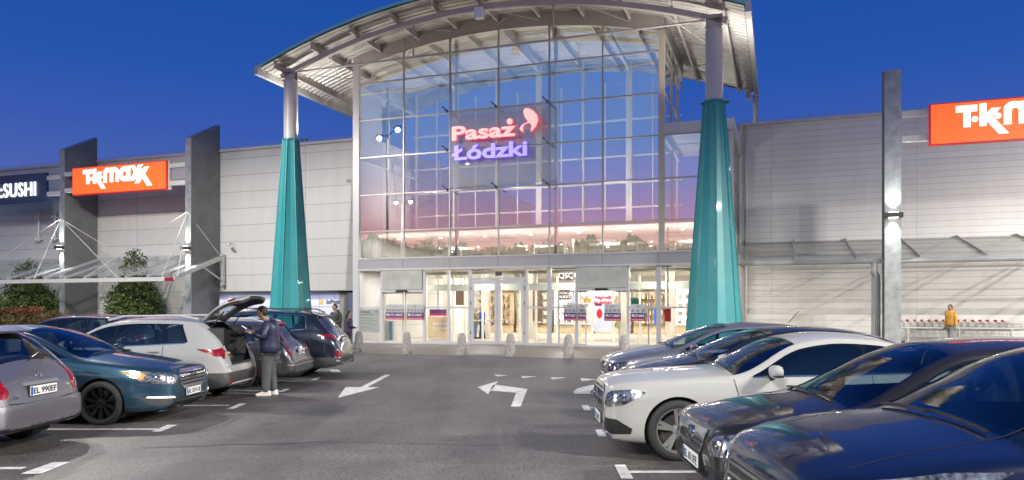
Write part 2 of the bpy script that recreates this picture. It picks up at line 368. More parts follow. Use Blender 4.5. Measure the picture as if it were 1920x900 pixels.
for x0, u1, Y, us in ((-14, 297, 10.6, [(283,810),(301,810),(333,797),(314,797)]), (-14, 430, 13.2, [(425,767),(438,767),(462,757),(449,757)]),
                      (-14, 530, 15.55, [(520,735),(530,735),(545,729.5),(536,729.5)]), (-14, 592, 18.15, [(582,713),(592,713),(602,708.5),(593,708.5)]),
                      (-14, 632, 20.7, [(622,698),(640,698),(634,693),(618,693)]), (-14, 45, 8.02, [(38,889),(76,889),(131,867),(100,867)])):
    px_line(x0, (u1-960)/1400*Y, Y); px_poly(us, 0.0045)
for Y, us in ((7.84, [(1152,872),(1172,872),(1188,898),(1165,898)]), (12.9, [(1090.6,760),(1103,760),(1109,770),(1095,770)]), (10.37, [(1116,806),(1130,806),(1138,819),(1122,819)]),
              (5.2, None), (2.7, None)):
    if us: px_line((us[1][0]+us[2][0]-1920)/2800*Y, 15, Y); px_poly(us, 0.0045)
    else: px_line(1.4, 15, Y)
# hatched half-round marking beside the right bays
cx, cy = 3.2, 15.0; 
for k in range(14):
    a0, a1 = PI/2+k*PI/2/14*1.0, PI/2+(k+1)*PI/2/14
    ro, ri = (1.95, 1.62)
    mk.quad((cx+ro*math.cos(a0), cy+2.45*math.sin(a0), .004), (cx+ro*math.cos(a1), cy+2.45*math.sin(a1), .004),
            (cx+ri*math.cos(a1), cy+2.12*math.sin(a1), .004), (cx+ri*math.cos(a0), cy+2.12*math.sin(a0), .004))
mk.quad((cx-1.7, cy, .0045), (cx+1, cy, .0045), (cx+1, cy+.09, .0045), (cx-1.7, cy+.09, .0045))
mk.quad((cx-1.6, cy+1.15, .005), (cx-1.4, cy+1.27, .005), (cx+.3, cy+.35, .005), (cx+.1, cy+.23, .005))
mk.quad((cx-1.1, cy+1.6, .0055), (cx-.9, cy+1.7, .0055), (cx+.8, cy+.95, .0055), (cx+.6, cy+.85, .0055))
mko = mk.obj('road_markings', M['paint'], fix=False); tag(mko, 'worn white bay lines and arrows painted on the asphalt', 'road markings', kind='structure')

ts = MB()
def seam(pts, w=.05):
    P = []
    for i in range(len(pts)-1):
        a, b = Vector(pts[i]), Vector(pts[i+1]); n_ = max(2, int((b-a).length/.35))
        for k in range(n_): q = a.lerp(b, k/n_); P.append(q+Vector((random.uniform(-.035, .035), random.uniform(-.035, .035))))
    for i in range(len(P)-1):
        a, b = P[i], P[i+1]; d_ = (b-a).normalized(); n1 = Vector((-d_.y, d_.x))*w*random.uniform(.35, .6)
        ts.quad((a.x-n1.x, a.y-n1.y, .0025), (b.x-n1.x, b.y-n1.y, .0025), (b.x+n1.x, b.y+n1.y, .0025), (a.x+n1.x, a.y+n1.y, .0025))
seam([(-8, 20.1), (0, 19.0), (9, 17.6)]); seam([(-4.6, 9.2), (-2.4, 9.6), (.25, 9.3)], .03); seam([(.3, 12.2), (1.4, 12.5), (2.6, 12.3)], .03)
tag(ts.obj('tar_seams', mat('tar', (.028, .027, .028), .45), fix=False), 'dark tar filled seams in the asphalt', 'road seams', kind='structure')

# ------------------------------------------------------------------ entrance hall
hall = fempty_origin('entrance_hall', 'tall glass entrance hall under a vaulted roof', 'building')
SCOL = [-8.07, -5.6, -3.13, -0.66, 1.81, 4.28, 6.75]
ZROW = [4.17, 5.53, 7.34, 9.21, 11.05, 12.9]
SM = -0.66
def arc_top(s): return 14.68-(s-SM)**2/56.0
def deck_z(s): return 15.39-(s-SM)**2/55.6
def pane(pts, name='window_pane', m='facade', tilt=0.0022):
    c = sum((Vector(p) for p in pts), Vector())/len(pts)
    o = MB().poly([tuple(Vector(p)-c) for p in pts]).obj(name, M[m], hall, loc=tuple(c), fix=False)
    o.rotation_euler = (random.uniform(-tilt, tilt), 0, random.uniform(-tilt, tilt)); return o
for i in range(6):
    s0, s1 = SCOL[i]+.03, SCOL[i+1]-.03
    for j in range(6):
        if j < 5:
            z0, z1 = ZROW[j]+.03, ZROW[j+1]-.03
            pane([(s0, 0, z0), (s1, 0, z0), (s1, 0, z1), (s0, 0, z1)])
        else:
            z0 = ZROW[5]+.03
            pane([(s0, 0, z0), (s1, 0, z0), (s1, 0, arc_top(s1)), ((s0+s1)/2, 0, arc_top((s0+s1)/2)), (s0, 0, arc_top(s0))])
for j in range(3):
    pane([(6.81, 0, ZROW[j]+.03), (9.7, 0, ZROW[j]+.03), (9.7, 0, ZROW[j+1]-.03), (6.81, 0, ZROW[j+1]-.03)])
    for t0, t1 in ((.1, 2.0), (2.06, 4.0), (4.06, 5.95)):
        pane([(9.75, t0, ZROW[j]+.03), (9.75, t1, ZROW[j]+.03), (9.75, t1, ZROW[j+1]-.03), (9.75, t0, ZROW[j+1]-.03)])
for t0, t1 in ((.25, 2.1), (2.16, 4.2), (4.26, 6.2)):
    for z0, z1 in ((9.75, 11.02), (11.08, 12.87), (12.93, 13.55)):
        pane([(7.0, t0, z0), (7.0, t1, z0), (7.0, t1, z1), (7.0, t0, z1)])
fr = MB()
for i, s in enumerate(SCOL[1:-1]):
    fr.box(s-.03, s+.03, -.07, .05, 4.17, arc_top(s))
for z in ZROW[1:]: fr.box(SCOL[0], SCOL[-1], -.05, .045, z-.03, z+.03)
for z in ZROW[1:4]: fr.box(6.81, 9.72, -.05, .045, z-.03, z+.03)
for s in (-2.9, 2.05): fr.box(s-.06, s+.06, .14, .4, 4.2, arc_top(s))
fr.obj('window_frame', M['alu'], hall)
sf = MB()
for t in (2.13, 4.23): sf.box(6.97, 7.05, t-.03, t+.03, 9.7, 13.7)
for z in (11.05, 12.9): sf.box(6.96, 7.04, .1, 6.3, z-.03, z+.03)
for t in (2.03, 4.03, 5.97): sf.box(9.7, 9.8, t-.03, t+.03, 4.2, 9.2)
for z in ZROW[1:4]: sf.box(9.71, 9.79, .1, 6.0, z-.03, z+.03)
sf.beam((6.9, .3, 9.9), (6.9, 4.2, 13.2), .08, .08); sf.beam((6.9, 4.3, 9.9), (6.9, 6.2, 13.0), .08, .08)
sf.obj('side_window_frame', M['alu'], hall)
MB().box(-8.42, -8.07, -.1, .35, 0, 13.85).obj('corner_post', M['alul'], hall)
MB().box(6.75, 7.0, -.1, .12, 4.2, 13.75).obj('corner_post', M['trimbeige'], hall)
MB().box(9.7, 9.86, -.06, .1, 0, 9.68).obj('corner_post', M['alul'], hall)
MB().box(-8.5, -8.3, .35, 2.6, 0, 13.6).obj('side_panel', M['alul'], hall)
sp = MB().box(-8.07, 9.86, -.14, .05, 3.62, 4.17).obj('spandrel', M['spandrel'], hall)
MB().box(-8.07, 9.86, -.17, -.14, 4.13, 4.19).box(-8.07, 9.86, -.17, -.14, 3.58, 3.66).obj('spandrel_rail', M['alul'], hall)
MB().box(6.98, 9.9, -.12, .1, 9.21, 9.68).box(9.72, 9.9, .1, 6.0, 9.21, 9.68).box(6.98, 9.7, .1, 6.0, 9.4, 9.5).obj('parapet', M['alul'], hall)
hb = MB()   # arched header between glass and roof deck
NS = 30
for k in range(NS):
    s0 = -8.42+(7.0+8.42)*k/NS; s1 = -8.42+(7.0+8.42)*(k+1)/NS
    hb.add([(s0,-.06,arc_top(s0)),(s1,-.06,arc_top(s1)),(s1,-.06,deck_z(s1)-.05),(s0,-.06,deck_z(s0)-.05),
            (s0,.1,arc_top(s0)),(s1,.1,arc_top(s1)),(s1,.1,deck_z(s1)-.05),(s0,.1,deck_z(s0)-.05)],
           [(0,1,2,3),(7,6,5,4),(0,4,5,1),(3,2,6,7)])
hb.obj('header_beam', M['steel'], hall, fix=False)
hs = MB()
for k in range(8):
    s = -8.0+k*2.47/1.0
    if s < 7: hs.box(s-.012, s+.012, -.075, -.06, arc_top(s), deck_z(s)-.08)
hs.box(6.9, 7.05, .1, 6.3, 13.55, 14.3)
hs.obj('header_joint', M['alu'], hall)
# vaulted roof: ribbed deck, purlins, arched beam, tie
dk = MB(); tt = []
t = -3.0
while t < 9.0: tt += [(t, 0), (t+.16, 0), (t+.2, -.05), (t+.30, -.05)]; t += .34
ns = 44
for k in range(ns+1):
    s = SM-11.05+22.1*k/ns
    for (t, dz) in tt: dk.v.append((s, t, deck_z(s)+dz))
n = len(tt)
for k in range(ns):
    for j in range(n-1): dk.f.append((k*n+j, (k+1)*n+j, (k+1)*n+j+1, k*n+j+1))
dk.obj('roof_deck', M['deck'], hall, fix=False)
rt = MB()
for k in range(ns):
    s0 = SM-11.15+22.3*k/ns; s1 = SM-11.15+22.3*(k+1)/ns
    rt.add([(s0,-3.1,deck_z(s0)+.02),(s1,-3.1,deck_z(s1)+.02),(s1,9.1,deck_z(s1)+.02),(s0,9.1,deck_z(s0)+.02),
            (s0,-3.1,deck_z(s0)+.17),(s1,-3.1,deck_z(s1)+.17),(s1,9.1,deck_z(s1)+.17),(s0,9.1,deck_z(s0)+.17)], [(0,1,5,4),(4,5,6,7),(2,3,7,6)])
rt.obj('roof_sheet', M['tealedge'], hall, fix=False)
ev = MB()
for sd in (-1, 1):
    s = SM+sd*11.1; z = deck_z(s)
    ev.box(min(s, s+sd*.22), max(s, s+sd*.22), -3.12, 9.1, z-.28, z+.14)
    for t in (8.6, 8.1): ev.box(s-.1-sd*.3, s+.1-sd*.3, t, t+.12, z-.5, z-.1)
ev.obj('eaves_gutter', M['coping'], hall)
for k in range(11):
    s = SM-10.3+2.06*k; z = deck_z(s)-.06
    p = MB(); p.box(s-.05, s+.05, -2.95, 8.8, z-.30, z-.27); p.box(s-.012, s+.012, -2.95, 8.8, z-.27, z-.02); p.box(s-.05, s+.05, -2.95, 8.8, z-.02, z)
    p.obj('purlin', M['steel'], hall)
ab = MB()
for tb, dz, w in ((-2.2, -.52, .24),):
    for k in range(ns):
        s0 = SM-10.4+20.8*k/ns; s1 = SM-10.4+20.8*(k+1)/ns
        ab.beam((s0, tb, deck_z(s0)+dz), (s1, tb, deck_z(s1)+dz), w, .22)
ab.obj('arched_beam', M['steel'], hall)
tie = MB(); tie.tube([(SM-9.9, -2.2, 13.1), (SM+9.9, -2.2, 13.1)], .05, 8)
for s in (SM-3.3, SM+3.3): tie.tube([(s, -2.2, 13.1), (s, -2.2, deck_z(s)-.55)], .035, 8)
tie.obj('tie_rod', M['steel'], hall, smooth=True)
br = MB()
for s0 in (-8.9, -4.8, -.66, 3.5):
    br.tube([(s0, -2.2, deck_z(s0)-.5), (s0+2.0, -.1, deck_z(s0+2.0)-.45)], .014, 6); br.tube([(s0+2.0, -2.2, deck_z(s0+2)-.5), (s0, -.1, deck_z(s0)-.45)], .014, 6)
for sd in (-1, 1):
    a = SM+sd*9.9; b = SM+sd*7.7
    br.tube([(a, -2.2, 13.05), (b, 2.5, deck_z(b)-.5)], .02, 6); br.tube([(b, -2.2, deck_z(b)-.55), (a, 2.5, deck_z(a)-.4)], .02, 6)
    br.tube([(a, 2.8, deck_z(a)-.4), (b, 6.5, deck_z(b)-.5)], .02, 6)
br.obj('bracing_rod', M['steel'], hall)
MB().tube([(SM+11.15, 8.9, 13.0), (SM+11.15, 8.9, 10.6)], .14, 10).obj('downpipe', M['coping'], hall, smooth=True)
# inner and rear white steel
wf = MB()
for s in SCOL:
    th = .16 if s in (-5.6, -.66, 4.28) else .05
    wf.box(s-th, s+th, 6.15, 6.35, 5.6, deck_z(s)-.35)
for s in (-6.8, -4.4, -1.9, .6, 3.0, 5.5): wf.box(s-.025, s+.035, 6.2, 6.3, 5.6, 13.6)
for z in (7.0, 8.3, 9.7, 11.6): wf.box(-8.3, 7.0, 6.18, 6.32, z-.04, z+.04)
for s in (-5.6, -.66, 4.28):
    wf.beam((s, .5, deck_z(s)-.5), (s, 6.1, deck_z(s)-.7), .14, .26)
for s in (-8.2, 6.9): 
    for z in (9.21, 12.9): wf.box(s-.05, s+.05, .2, 6.2, z-.06, z+.06)
    wf.box(s-.08, s+.08, 3.0, 3.16, 5.6, 13.6)
wf.obj('inner_frame', M['white'], hall)
rdn = MB()
for s in (-6.9, -4.3, -2.0, 2.9, 5.4): rdn.tube([(s, 1.2, 9.1), (s+.35, 1.2, 6.3)], .02, 5); rdn.tube([(s, 1.2, 9.1), (s-.2, 1.2, 6.9)], .015, 5)
rdn.obj('hanger_rod', M['white'], hall)
for s0, s1 in ((-8.2, -5.6), (-5.6, -.66), (-.66, 4.28), (4.28, 7.0)):
    pane([(s0+.05, 6.25, 5.7), (s1-.05, 6.25, 5.7), (s1-.05, 6.25, 13.6), (s0+.05, 6.25, 13.6)], 'rear_pane', 'lowglass', 0)
# ceiling slab of the ground hall
MB().box(-8.3, 9.7, .35, 6.2, 5.45, 5.6).box(-9.5, 14, 6.2, 22, 5.3, 5.6).obj('ceiling', M['ceil'], hall)
MB().box(-9.5, 14, .05, 22, -.02, .012).obj('hall_floor', M['floor'], hall)
bw = MB(); bw.box(-9.6, 14.1, 22, 22.2, 0, 5.4); bw.box(-9.7, -9.5, 2.6, 22, 0, 5.4); bw.box(14, 14.2, 6.3, 22, 0, 5.4); bw.box(9.9, 14.0, 6.2, 6.4, 0, 5.4)
bw.obj('inner_wall', M['cream'], hall)
bk = MB()
for s0, s1, t in ((-8.3, -3.2, 9.0), (-2.6, 3.4, 11.0), (4.0, 9.5, 9.5)): bk.box(s0, s1, t, t+.4, 3.55, 4.5); bk.box(s0, s1, t-.5, t, 4.5, 4.62)
bk.obj('bulkhead', M['cream'], hall)
for s in (-6.9, -4.3, -1.6, 1.1, 3.7, 6.3, 8.6):
    MB().box(s-.16, s+.16, 7.6, 7.9, 0, 5.3).obj('inner_column', M['cream'], hall)
# vestibule screen behind the doors
vb = MB()
for u in (690, 725, 800, 850, 872, 905, 940, 975, 1005, 1045, 1085, 1110, 1150, 1200, 1250, 1300):
    s = s_at(u, 2.8); vb.box(s-.05, s+.05, 2.75, 2.85, 0, 3.5)
vb.obj('vestibule_post', M['cream'], hall)
MB().box(-8.3, 9.7, 2.74, 2.86, 2.62, 2.95).box(-8.3, 9.7, 2.72, 2.88, 3.45, 3.6).obj('vestibule_header', M['grn'], hall)
MB().box(-8.3, 9.7, .4, 2.7, 3.62, 3.72).obj('vestibule_ceiling', M['ceil'], hall)
# shop fronts inside (lit)
def inside(name, label, cat, u0, u1, v0, v1, t, m, dep=.06, txt=None):
    s0, s1 = s_at(u0, t), s_at(u1, t); sc = (s0+s1)/2; z1, z0 = z_at(v0, sc, t), z_at(v1, sc, t); z0 = max(z0, .012)
    o = fthing(name, label, cat, sc, t, z0)
    w = (s1-s0)/2
    MB().box(-w, w, -dep/2, dep/2, 0, z1-z0).obj('panel', M[m], o)
    if z0 < .3: MB().box(-w*.8, w*.8, -.18, .18, 0, .03).obj('foot', M['darkgrey'], o)
    else: MB().box(-.03, .03, -.02, .02, z1-z0, 5.3-z0).obj('hanger', M['alu'], o)
    return o, w, z1-z0
shopg = MB()
sh = [(-9.0, -6.2, 'wood'), (-6.0, -3.4, 'grn'), (-3.2, -.4, 'signwhite'), (-.2, 2.2, 'cream'), (2.4, 5.0, 'wood'), (5.2, 8.4, 'signwhite'), (8.6, 11.4, 'cream')]
for s0, s1, m in sh:
    MB().box(s0, s1, 17.8, 18.0, .6, 3.1).obj('shop_display', M[m], hall)
    MB().box(s0, s1, 17.7, 17.78, 0.02, .55).obj('shop_plinth', M['wood'], hall)
sg = MB()
for s0, s1, m in sh:
    for k in range(6):
        a = s0+.2+k*(s1-s0-.3)/6
        for z in (.7, 1.25, 1.8, 2.35): sg.box(a, a+.18+.1*random.random(), 17.4, 17.75, z, z+.2+.2*random.random())
sg.obj('shelf_goods', mat('goods', (0.42, 0.33, 0.24), .6, noise=.8, nscale=2.5), hall)['kind'] = 'stuff'
MB().box(-9, 11.4, 17.3, 17.5, 3.1, 3.5).obj('shop_fascia', M['white'], hall)
def hall_light(s, t, z, sx, sy, w, col=(1, .95, .87)):
    fx = MB().box(-sx/2-.03, sx/2+.03, -sy/2-.03, sy/2+.03, -.01, .05).obj('ceiling_light', M['white'], hall, loc=(s, t, z))
    ld = bpy.data.lights.new('ceiling_lamp', 'AREA'); ld.shape = 'RECTANGLE'; ld.size = sx; ld.size_y = sy; ld.energy = w; ld.color = col
    lo = bpy.data.objects.new('ceiling_lamp', ld); COL.objects.link(lo); lo.parent = fx; lo.location = (0, 0, -.02)
for s in (-6.5, -2.2, 2.2, 6.5):
    hall_light(s, 1.6, 3.58, 1.2, .25, HALL_W*1.3); hall_light(s, 4.6, 5.42, 1.2, .5, HALL_W*2.0); hall_light(s, 13.5, 5.27, 2.0, .6, HALL_W*4.5)
dl = MB()
for s in np.arange(-7.5, 9.5, 2.5):
    for t in (1.5, 3.2, 7.5, 10.5): dl.lathe([(0.075, 0), (.075, -.03)], 12, c=(s+.3*math.sin(t*7), t, 5.445 if t < 6 else 5.295))
dl.obj('downlight', M['dlight'], hall)
for s, t, z in [(q, 1.7, 3.73) for q in (-6.6, -3.6, -.6, 2.4, 5.4, 8.2)]+[(q, 8.4, 4.63) for q in (-6.5, -1.5, 3.0, 7.5)]:
    b_ = MB().box(-.5, .5, -.08, .08, 0, .06).obj('added_fill_light', M['white'], hall, loc=(s, t, z))  # upward fill lights added to brighten the upper hall ceiling
    ld = bpy.data.lights.new('added_fill_lamp', 'AREA'); ld.shape = 'RECTANGLE'; ld.size = .9; ld.size_y = .12; ld.energy = 72; ld.color = (1, .91, .76)
    lo = bpy.data.objects.new('added_fill_lamp', ld); COL.objects.link(lo); lo.parent = b_; lo.location = (0, 0, .08); lo.rotation_euler = (PI, 0, 0)
# uplights washing the vault from inside
for s in (-5.5, -.7, 4.2):
    b_ = MB().box(-.4, .4, -.15, .15, 0, .12).obj('uplight', M['darkgrey'], hall, loc=(s, 3.4, 5.61))
    ld = bpy.data.lights.new('uplight_lamp', 'AREA'); ld.shape = 'RECTANGLE'; ld.size = .7; ld.size_y = .25; ld.energy = ATRIUM_W; ld.color = (1, .90, .74)
    lo = bpy.data.objects.new('uplight_lamp', ld); COL.objects.link(lo); lo.parent = b_; lo.location = (0, 0, .14); lo.rotation_euler = (PI, 0, 0)
# ground-floor glazing
uP = [675, 716.7, 796, 841.5, 881, 988, 1030, 1081.6, 1178, 1235, 1345]
SP = [s_at(u, 0) for u in uP]; SP[0] = -8.07; SP[-1] = 9.7
gf = MB()
for i, s in enumerate(SP): 
    w = .055 if i not in (6, 9) else .09
    gf.box(s-w, s+w, -.08, .08, 0, 3.6)
gf.box(-8.07, 9.8, -.06, .06, 0, .07)
for a, b in ((0, 1), (2, 3), (3, 4), (5, 6), (6, 7), (8, 9), (9, 10)):
    gf.box(SP[a], SP[b], -.06, .06, 1.71, 1.80); gf.box(SP[a], SP[b], -.05, .05, .07, .14)
for a, b in ((1, 2), (7, 8)): gf.box(SP[a], SP[b], -.1, .08, 2.50, 2.62)
gf.box(SP[4], SP[5], -.07, .07, 3.06, 3.16)
gf.obj('door_frame', M['alul'], hall)
for a, b in ((0, 1), (2, 3), (3, 4), (5, 6), (6, 7), (8, 9), (9, 10)):
    pane([(SP[a], 0, .14), (SP[b], 0, .14), (SP[b], 0, 1.71), (SP[a], 0, 1.71)], 'low_pane', 'lowglass', 0)
    pane([(SP[a], 0, 1.8), (SP[b], 0, 1.8), (SP[b], 0, 3.6), (SP[a], 0, 3.6)], 'low_pane', 'lowglass', 0)
pane([(SP[4], 0, 3.16), (SP[5], 0, 3.16), (SP[5], 0, 3.6), (SP[4], 0, 3.6)], 'low_pane', 'lowglass', 0)
for a, b, closed in ((1, 2, True), (7, 8, False)):
    sm = (SP[a]+SP[b])/2
    MB().box(SP[a]+.06, SP[b]-.06, -.14, .0, 2.62, 3.58).obj('door_header', M['frosted'], hall, bevel=.02)
    MB().box(sm-.28, sm+.28, -.24, -.14, 2.50, 2.6).obj('door_sensor', M['black'], hall)
    w = (SP[b]-SP[a])/2
    for sd in (-1, 1):
        off = .02 if closed else w*.42
        c = sm+sd*(w/2+off*.9); hw = w/2-.02
        lf = MB(); x0, x1 = c-hw, c+hw
        if not closed and sd > 0: x0, x1 = SP[b]-.45, SP[b]+.9
        if not closed and sd < 0: x0, x1 = SP[a]-.9, SP[a]+.42
        lf.box(x0, x0+.05, .1, .14, .03, 2.5); lf.box(x1-.05, x1, .1, .14, .03, 2.5); lf.box(x0, x1, .1, .14, 2.44, 2.5); lf.box(x0, x1, .1, .14, .03, .12)
        d = lf.obj('sliding_door', M['alul'], hall)
        MB().quad((x0+.05, .12, .12), (x1-.05, .12, .12), (x1-.05, .12, 2.44), (x0+.05, .12, 2.44)).obj('door_pane', M['lowglass'], d, fix=False)
# double swing door
for sd in (0, 1):
    x0 = SP[4]+.09 if sd == 0 else (SP[4]+SP[5])/2+.01; x1 = (SP[4]+SP[5])/2-.01 if sd == 0 else SP[5]-.09
    lf = MB(); lf.box(x0, x0+.13, -.1, -.02, .04, 3.04); lf.box(x1-.13, x1, -.1, -.02, .04, 3.04); lf.box(x0+.13, x1-.13, -.1, -.02, 2.86, 3.04); lf.box(x0+.13, x1-.13, -.1, -.02, .04, .2)
    d = lf.obj('swing_door', M['alul'], hall)
    MB().quad((x0+.13, -.06, .2), (x1-.13, -.06, .2), (x1-.13, -.06, 2.86), (x0+.13, -.06, 2.86)).obj('door_pane', M['lowglass'], d, fix=False)
    MB().tube([(x0+.1, -.16, 1.15), (x1-.1, -.16, 1.15)], .018, 8).obj('push_bar', M['alu'], d)
    for z in (.5, 1.9, 2.6): 
        h = x0-.0 if sd == 0 else x1
        MB().tube([(h, -.12, z), (h, -.12, z+.12)], .02, 6).obj('hinge', M['darkgrey'], d)
MB().box(s_at(929, -.1)-.0, s_at(941, -.1), -.12, -.08, 3.22, 3.42).obj('exit_sign', M['darkgrey'], hall)
# stickers on the doors
def sticker(u0, u1, big=True, dim=1):
    t = -.16; s0, s1 = s_at(u0, t), s_at(u1, t)
    st = fthing('door_sticker', None, 'sticker', s0, t, 1.17)
    w = s1-s0
    MB().box(0, w, 0, .012, .35, .73).obj('icon_band', M['iconband'], st)
    MB().box(0, w, 0, .012, .12, .35).obj('purple_band', M['purpleband'], st)
    MB().box(0, w, 0, .012, 0, .12).obj('pink_band', M['pinkband'], st)
    text('lettering', 'Miło Cię widzieć!', .17, M['white2'], st, (.06, -.003, .18), ext=.002, off=.003, sx=min(1.0, w/1.42*.98))
    text('small_lettering', 'Godziny otwarcia w niedziele handlowe', .07, M['white2'], st, (.06, -.003, .035), ext=.002, sx=min(1.0, w/1.35))
    ic = MB(); nI = max(3, int(w/.17))
    for k in range(nI):
        cx_ = .1+k*(w-.2)/(nI-1)
        ring = [(0.055, 0), (0.055, .006), (.038, .006), (.038, 0)]
        ic.lathe(ring, 14, 'y', (cx_, -.008, .45), closed=True); ic.beam((cx_-.035, -.004, .415), (cx_+.035, -.004, .485), .012, .005)
    ic.obj('icon', M['darkgrey'], st)
    text('icon_lettering', 'fmf', .1, M['ink'], st, (w/2-.06, -.003, .6), ext=.002)
    return st
for u0, u1, lb in ((722.5, 758, 'purple welcome sticker on left sliding leaf of the left automatic door'), (762.5, 794, 'purple welcome sticker on right sliding leaf of the left automatic door'),
               (1057, 1080, 'dark welcome sticker on the fixed pane left of the right automatic door'), (1084, 1098, 'narrow dark welcome sticker at the left edge of the right automatic door'),
               (1133, 1164, 'reddish welcome sticker in the middle of the right automatic door'), (1182, 1210, 'dark welcome sticker on the fixed pane right of the right automatic door')):
    tag(sticker(u0, u1), lb)
ub = fthing('notice_board', 'tall pale notice headed UWAGA behind the leftmost low pane', 'notice', s_at(674, -.12), -.12, .5)
wd = s_at(712, -.12)-s_at(674, -.12)
MB().box(0, wd, 0, .02, 0, 1.18).obj('board', mat('notice_pale', (.34, .36, .33), .4), ub)
MB().box(0, wd, -.01, 0, 1.16, 1.2).box(0, wd, -.01, 0, -.02, .01).box(wd-.02, wd, -.01, 0, 0, 1.18).obj('board_frame', M['alul'], ub)
text('heading', 'UWAGA!', .13, M['ink'], ub, (.07, -.004, .99), ext=.002, off=.004)
text('subheading', 'Teren i parking monitorowany', .06, M['ink'], ub, (.07, -.004, .89), ext=.001, off=.002)
ln = MB()
for k, z in enumerate((.76, .7, .61, .52, .47, .38, .29, .24, .15)): ln.box(.07, .07+wd*(.5+.3*((k*7) % 3)/2), -.003, 0, z, z+.012)
ln.obj('printed_lines', M['darkgrey'], ub)
MB().lathe([(.05, 0), (.05, .006), (.035, .006), (.035, 0)], 16, 'y', (wd-.17, -.01, 1.05), closed=True).obj('emblem', M['ink'], ub)
# advert boards, kiosks in the hall
o, w, h = inside('hanging_banner', 'pale blue roll-up banner with red writing inside the right automatic door', 'banner', 1112, 1149, 541, 622, 6.5, 'banner')
text('lettering', 'Nagroda\nza zakupy', .26, M['red'], o, (0, -.04, h-.55), ext=.004, off=.006, align='CENTER', shear=.3)
MB().sphere((-.18, -.035, h*.42), (.16, .02, .26)).obj('printed_figure', M['red'], o); MB().box(-.42, -.05, -.045, -.035, h*.60, h*.66).obj('printed_band', M['darkred'], o)
o, w, h = inside('shop_sign', 'brown sign with white round letters high inside the hall', 'sign', 1046, 1078, 507, 525, 5.5, 'brown')
text('lettering', 'QSQU', h*.8, M['signwhite'], o, (-w+.04, -.04, h*.2), ext=.004)
o, w, h = inside('menu_board', 'brown board with cream lettering left of the right automatic door', 'board', 1049, 1068, 543, 562, 5.0, 'brown')
text('lettering', 'OUNOS\nAUDO', h*.38, M['signwhite'], o, (0, -.04, h*.55), ext=.004, align='CENTER')
o, w, h = inside('price_screen', 'small white and blue screen beside the brown board', 'screen', 1071, 1078, 553, 571, 4.8, 'banner')
inside('orange_sign', 'orange shop sign glimpsed left of the pale banner', 'sign', 1094, 1111, 559, 568, 8, 'orangep')
inside('green_board', 'dark green board behind the pane right of the automatic door', 'board', 1183, 1204, 558, 571, 4.5, 'tealp')
inside('lime_stand', 'lime green stand inside behind the pale banner', 'stand', 1158, 1169, 594, 617, 8, 'lime')
inside('blue_display', 'narrow blue lit display stand inside the right panes', 'display', 1226, 1232, 575, 608, 9, 'bluep')
inside('red_poster', 'red poster low on the pane beside the right teal column', 'poster', 1246, 1258, 578, 603, .6, 'red')
o, w, h = inside('purple_banner', 'purple and pink banner behind the second fixed pane from left', 'banner', 806, 837, 580, 592, 3.2, 'purpleband')
MB().box(-w, w, -.04, -.031, 0, h*.35).obj('pink_band', M['pinkband'], o)
o, w, h = inside('stone_counter', 'stone coloured counter wall with white writing behind the second fixed pane', 'counter', 806, 842, 594, 634, 4.0, 'wood', .5)
text('lettering', 'NA DOBRY\npoczątek', h*.2, M['white2'], o, (-w*.4, -.27, h*.62), ext=.004, off=.003)
inside('yellow_red_sign', 'small yellow and red sign high inside the leftmost pane', 'sign', 686, 705, 519, 526, 4, 'orangep')
o, w, h = inside('info_stand', 'grey stand with a turquoise vertical stripe inside the left automatic door', 'stand', 724, 741, 601, 640, 2.0, 'alul', .3)
MB().box(w*.1, w*.6, -.17, -.155, .05, h-.05).obj('stripe', mat('turquoise', (.02, .3, .4), .4), o)
inside('brown_cabinet', 'dark brown cabinet inside between the fixed panes left of the swing doors', 'cabinet', 857, 872, 545, 572, 9, 'brown', .4)
inside('grey_wardrobe', 'grey cabinet front inside right of the swing doors', 'cabinet', 1001, 1014, 532, 602, 7, 'brown', .4)
# sign over the entrance
sgn = fthing('entrance_sign', 'glowing pink and violet shop centre lettering on the glass wall', 'sign', s_at(846, -.7), -.7, 0)
def SZ(u, v, t=-.7): s = s_at(u, t); return s-s_at(846, -.7), z_at(v, s, t)
def word(body, u0, u1, vbase, vcap, mf, ms, off):
    x0, z0 = SZ(u0, vbase); x1, _ = SZ(u1, vbase); size = 1.0
    o = text('lettering', body, size, mf, sgn, (0, 0, 0), ext=.02, off=off)
    xs = [v.co.x for v in o.data.vertices]; w = max(xs)-min(xs); capz = z_at(vcap, s_at(u0, -.7), -.7)-z_at(vbase, s_at(u0, -.7), -.7)
    k = capz/(.73+off*2); o.scale = ((x1-x0)/w, k, 1); o.location = (x0-min(xs)*(x1-x0)/w, -.10, z0)
    o2 = o.copy(); o2.data = text('tmp', body, size, ms, None, (0, 0, 0), ext=.05, off=off+.012).data
    for q in [q for q in COL.objects if q.name.startswith('tmp')]: bpy.data.objects.remove(q)
    o2.name = 'letter_return'; COL.objects.link(o2); o2.parent = sgn; o2.location = (o.location[0], -.02, z0-.0)
word('Pasaz', 849, 968, 264, 236, M['pinkl'], M['pinks'], .028)
word('Łódzki', 849, 990, 301, 272, M['purpl'], M['purps'], .028)
zx, zz = SZ(957, 228.5)
for rr2, y0, y1, mm in ((.135, -.12, -.08, 'pinkl'), (.155, -.07, .03, 'pinks')):
    MB().prism([(zx+rr2*math.cos(a), zz+rr2*math.sin(a)) for a in np.linspace(0, 2*PI, 18, endpoint=False)], y0, y1).obj('letter_dot', M[mm], sgn)
lx, lz = SZ(993, 240)
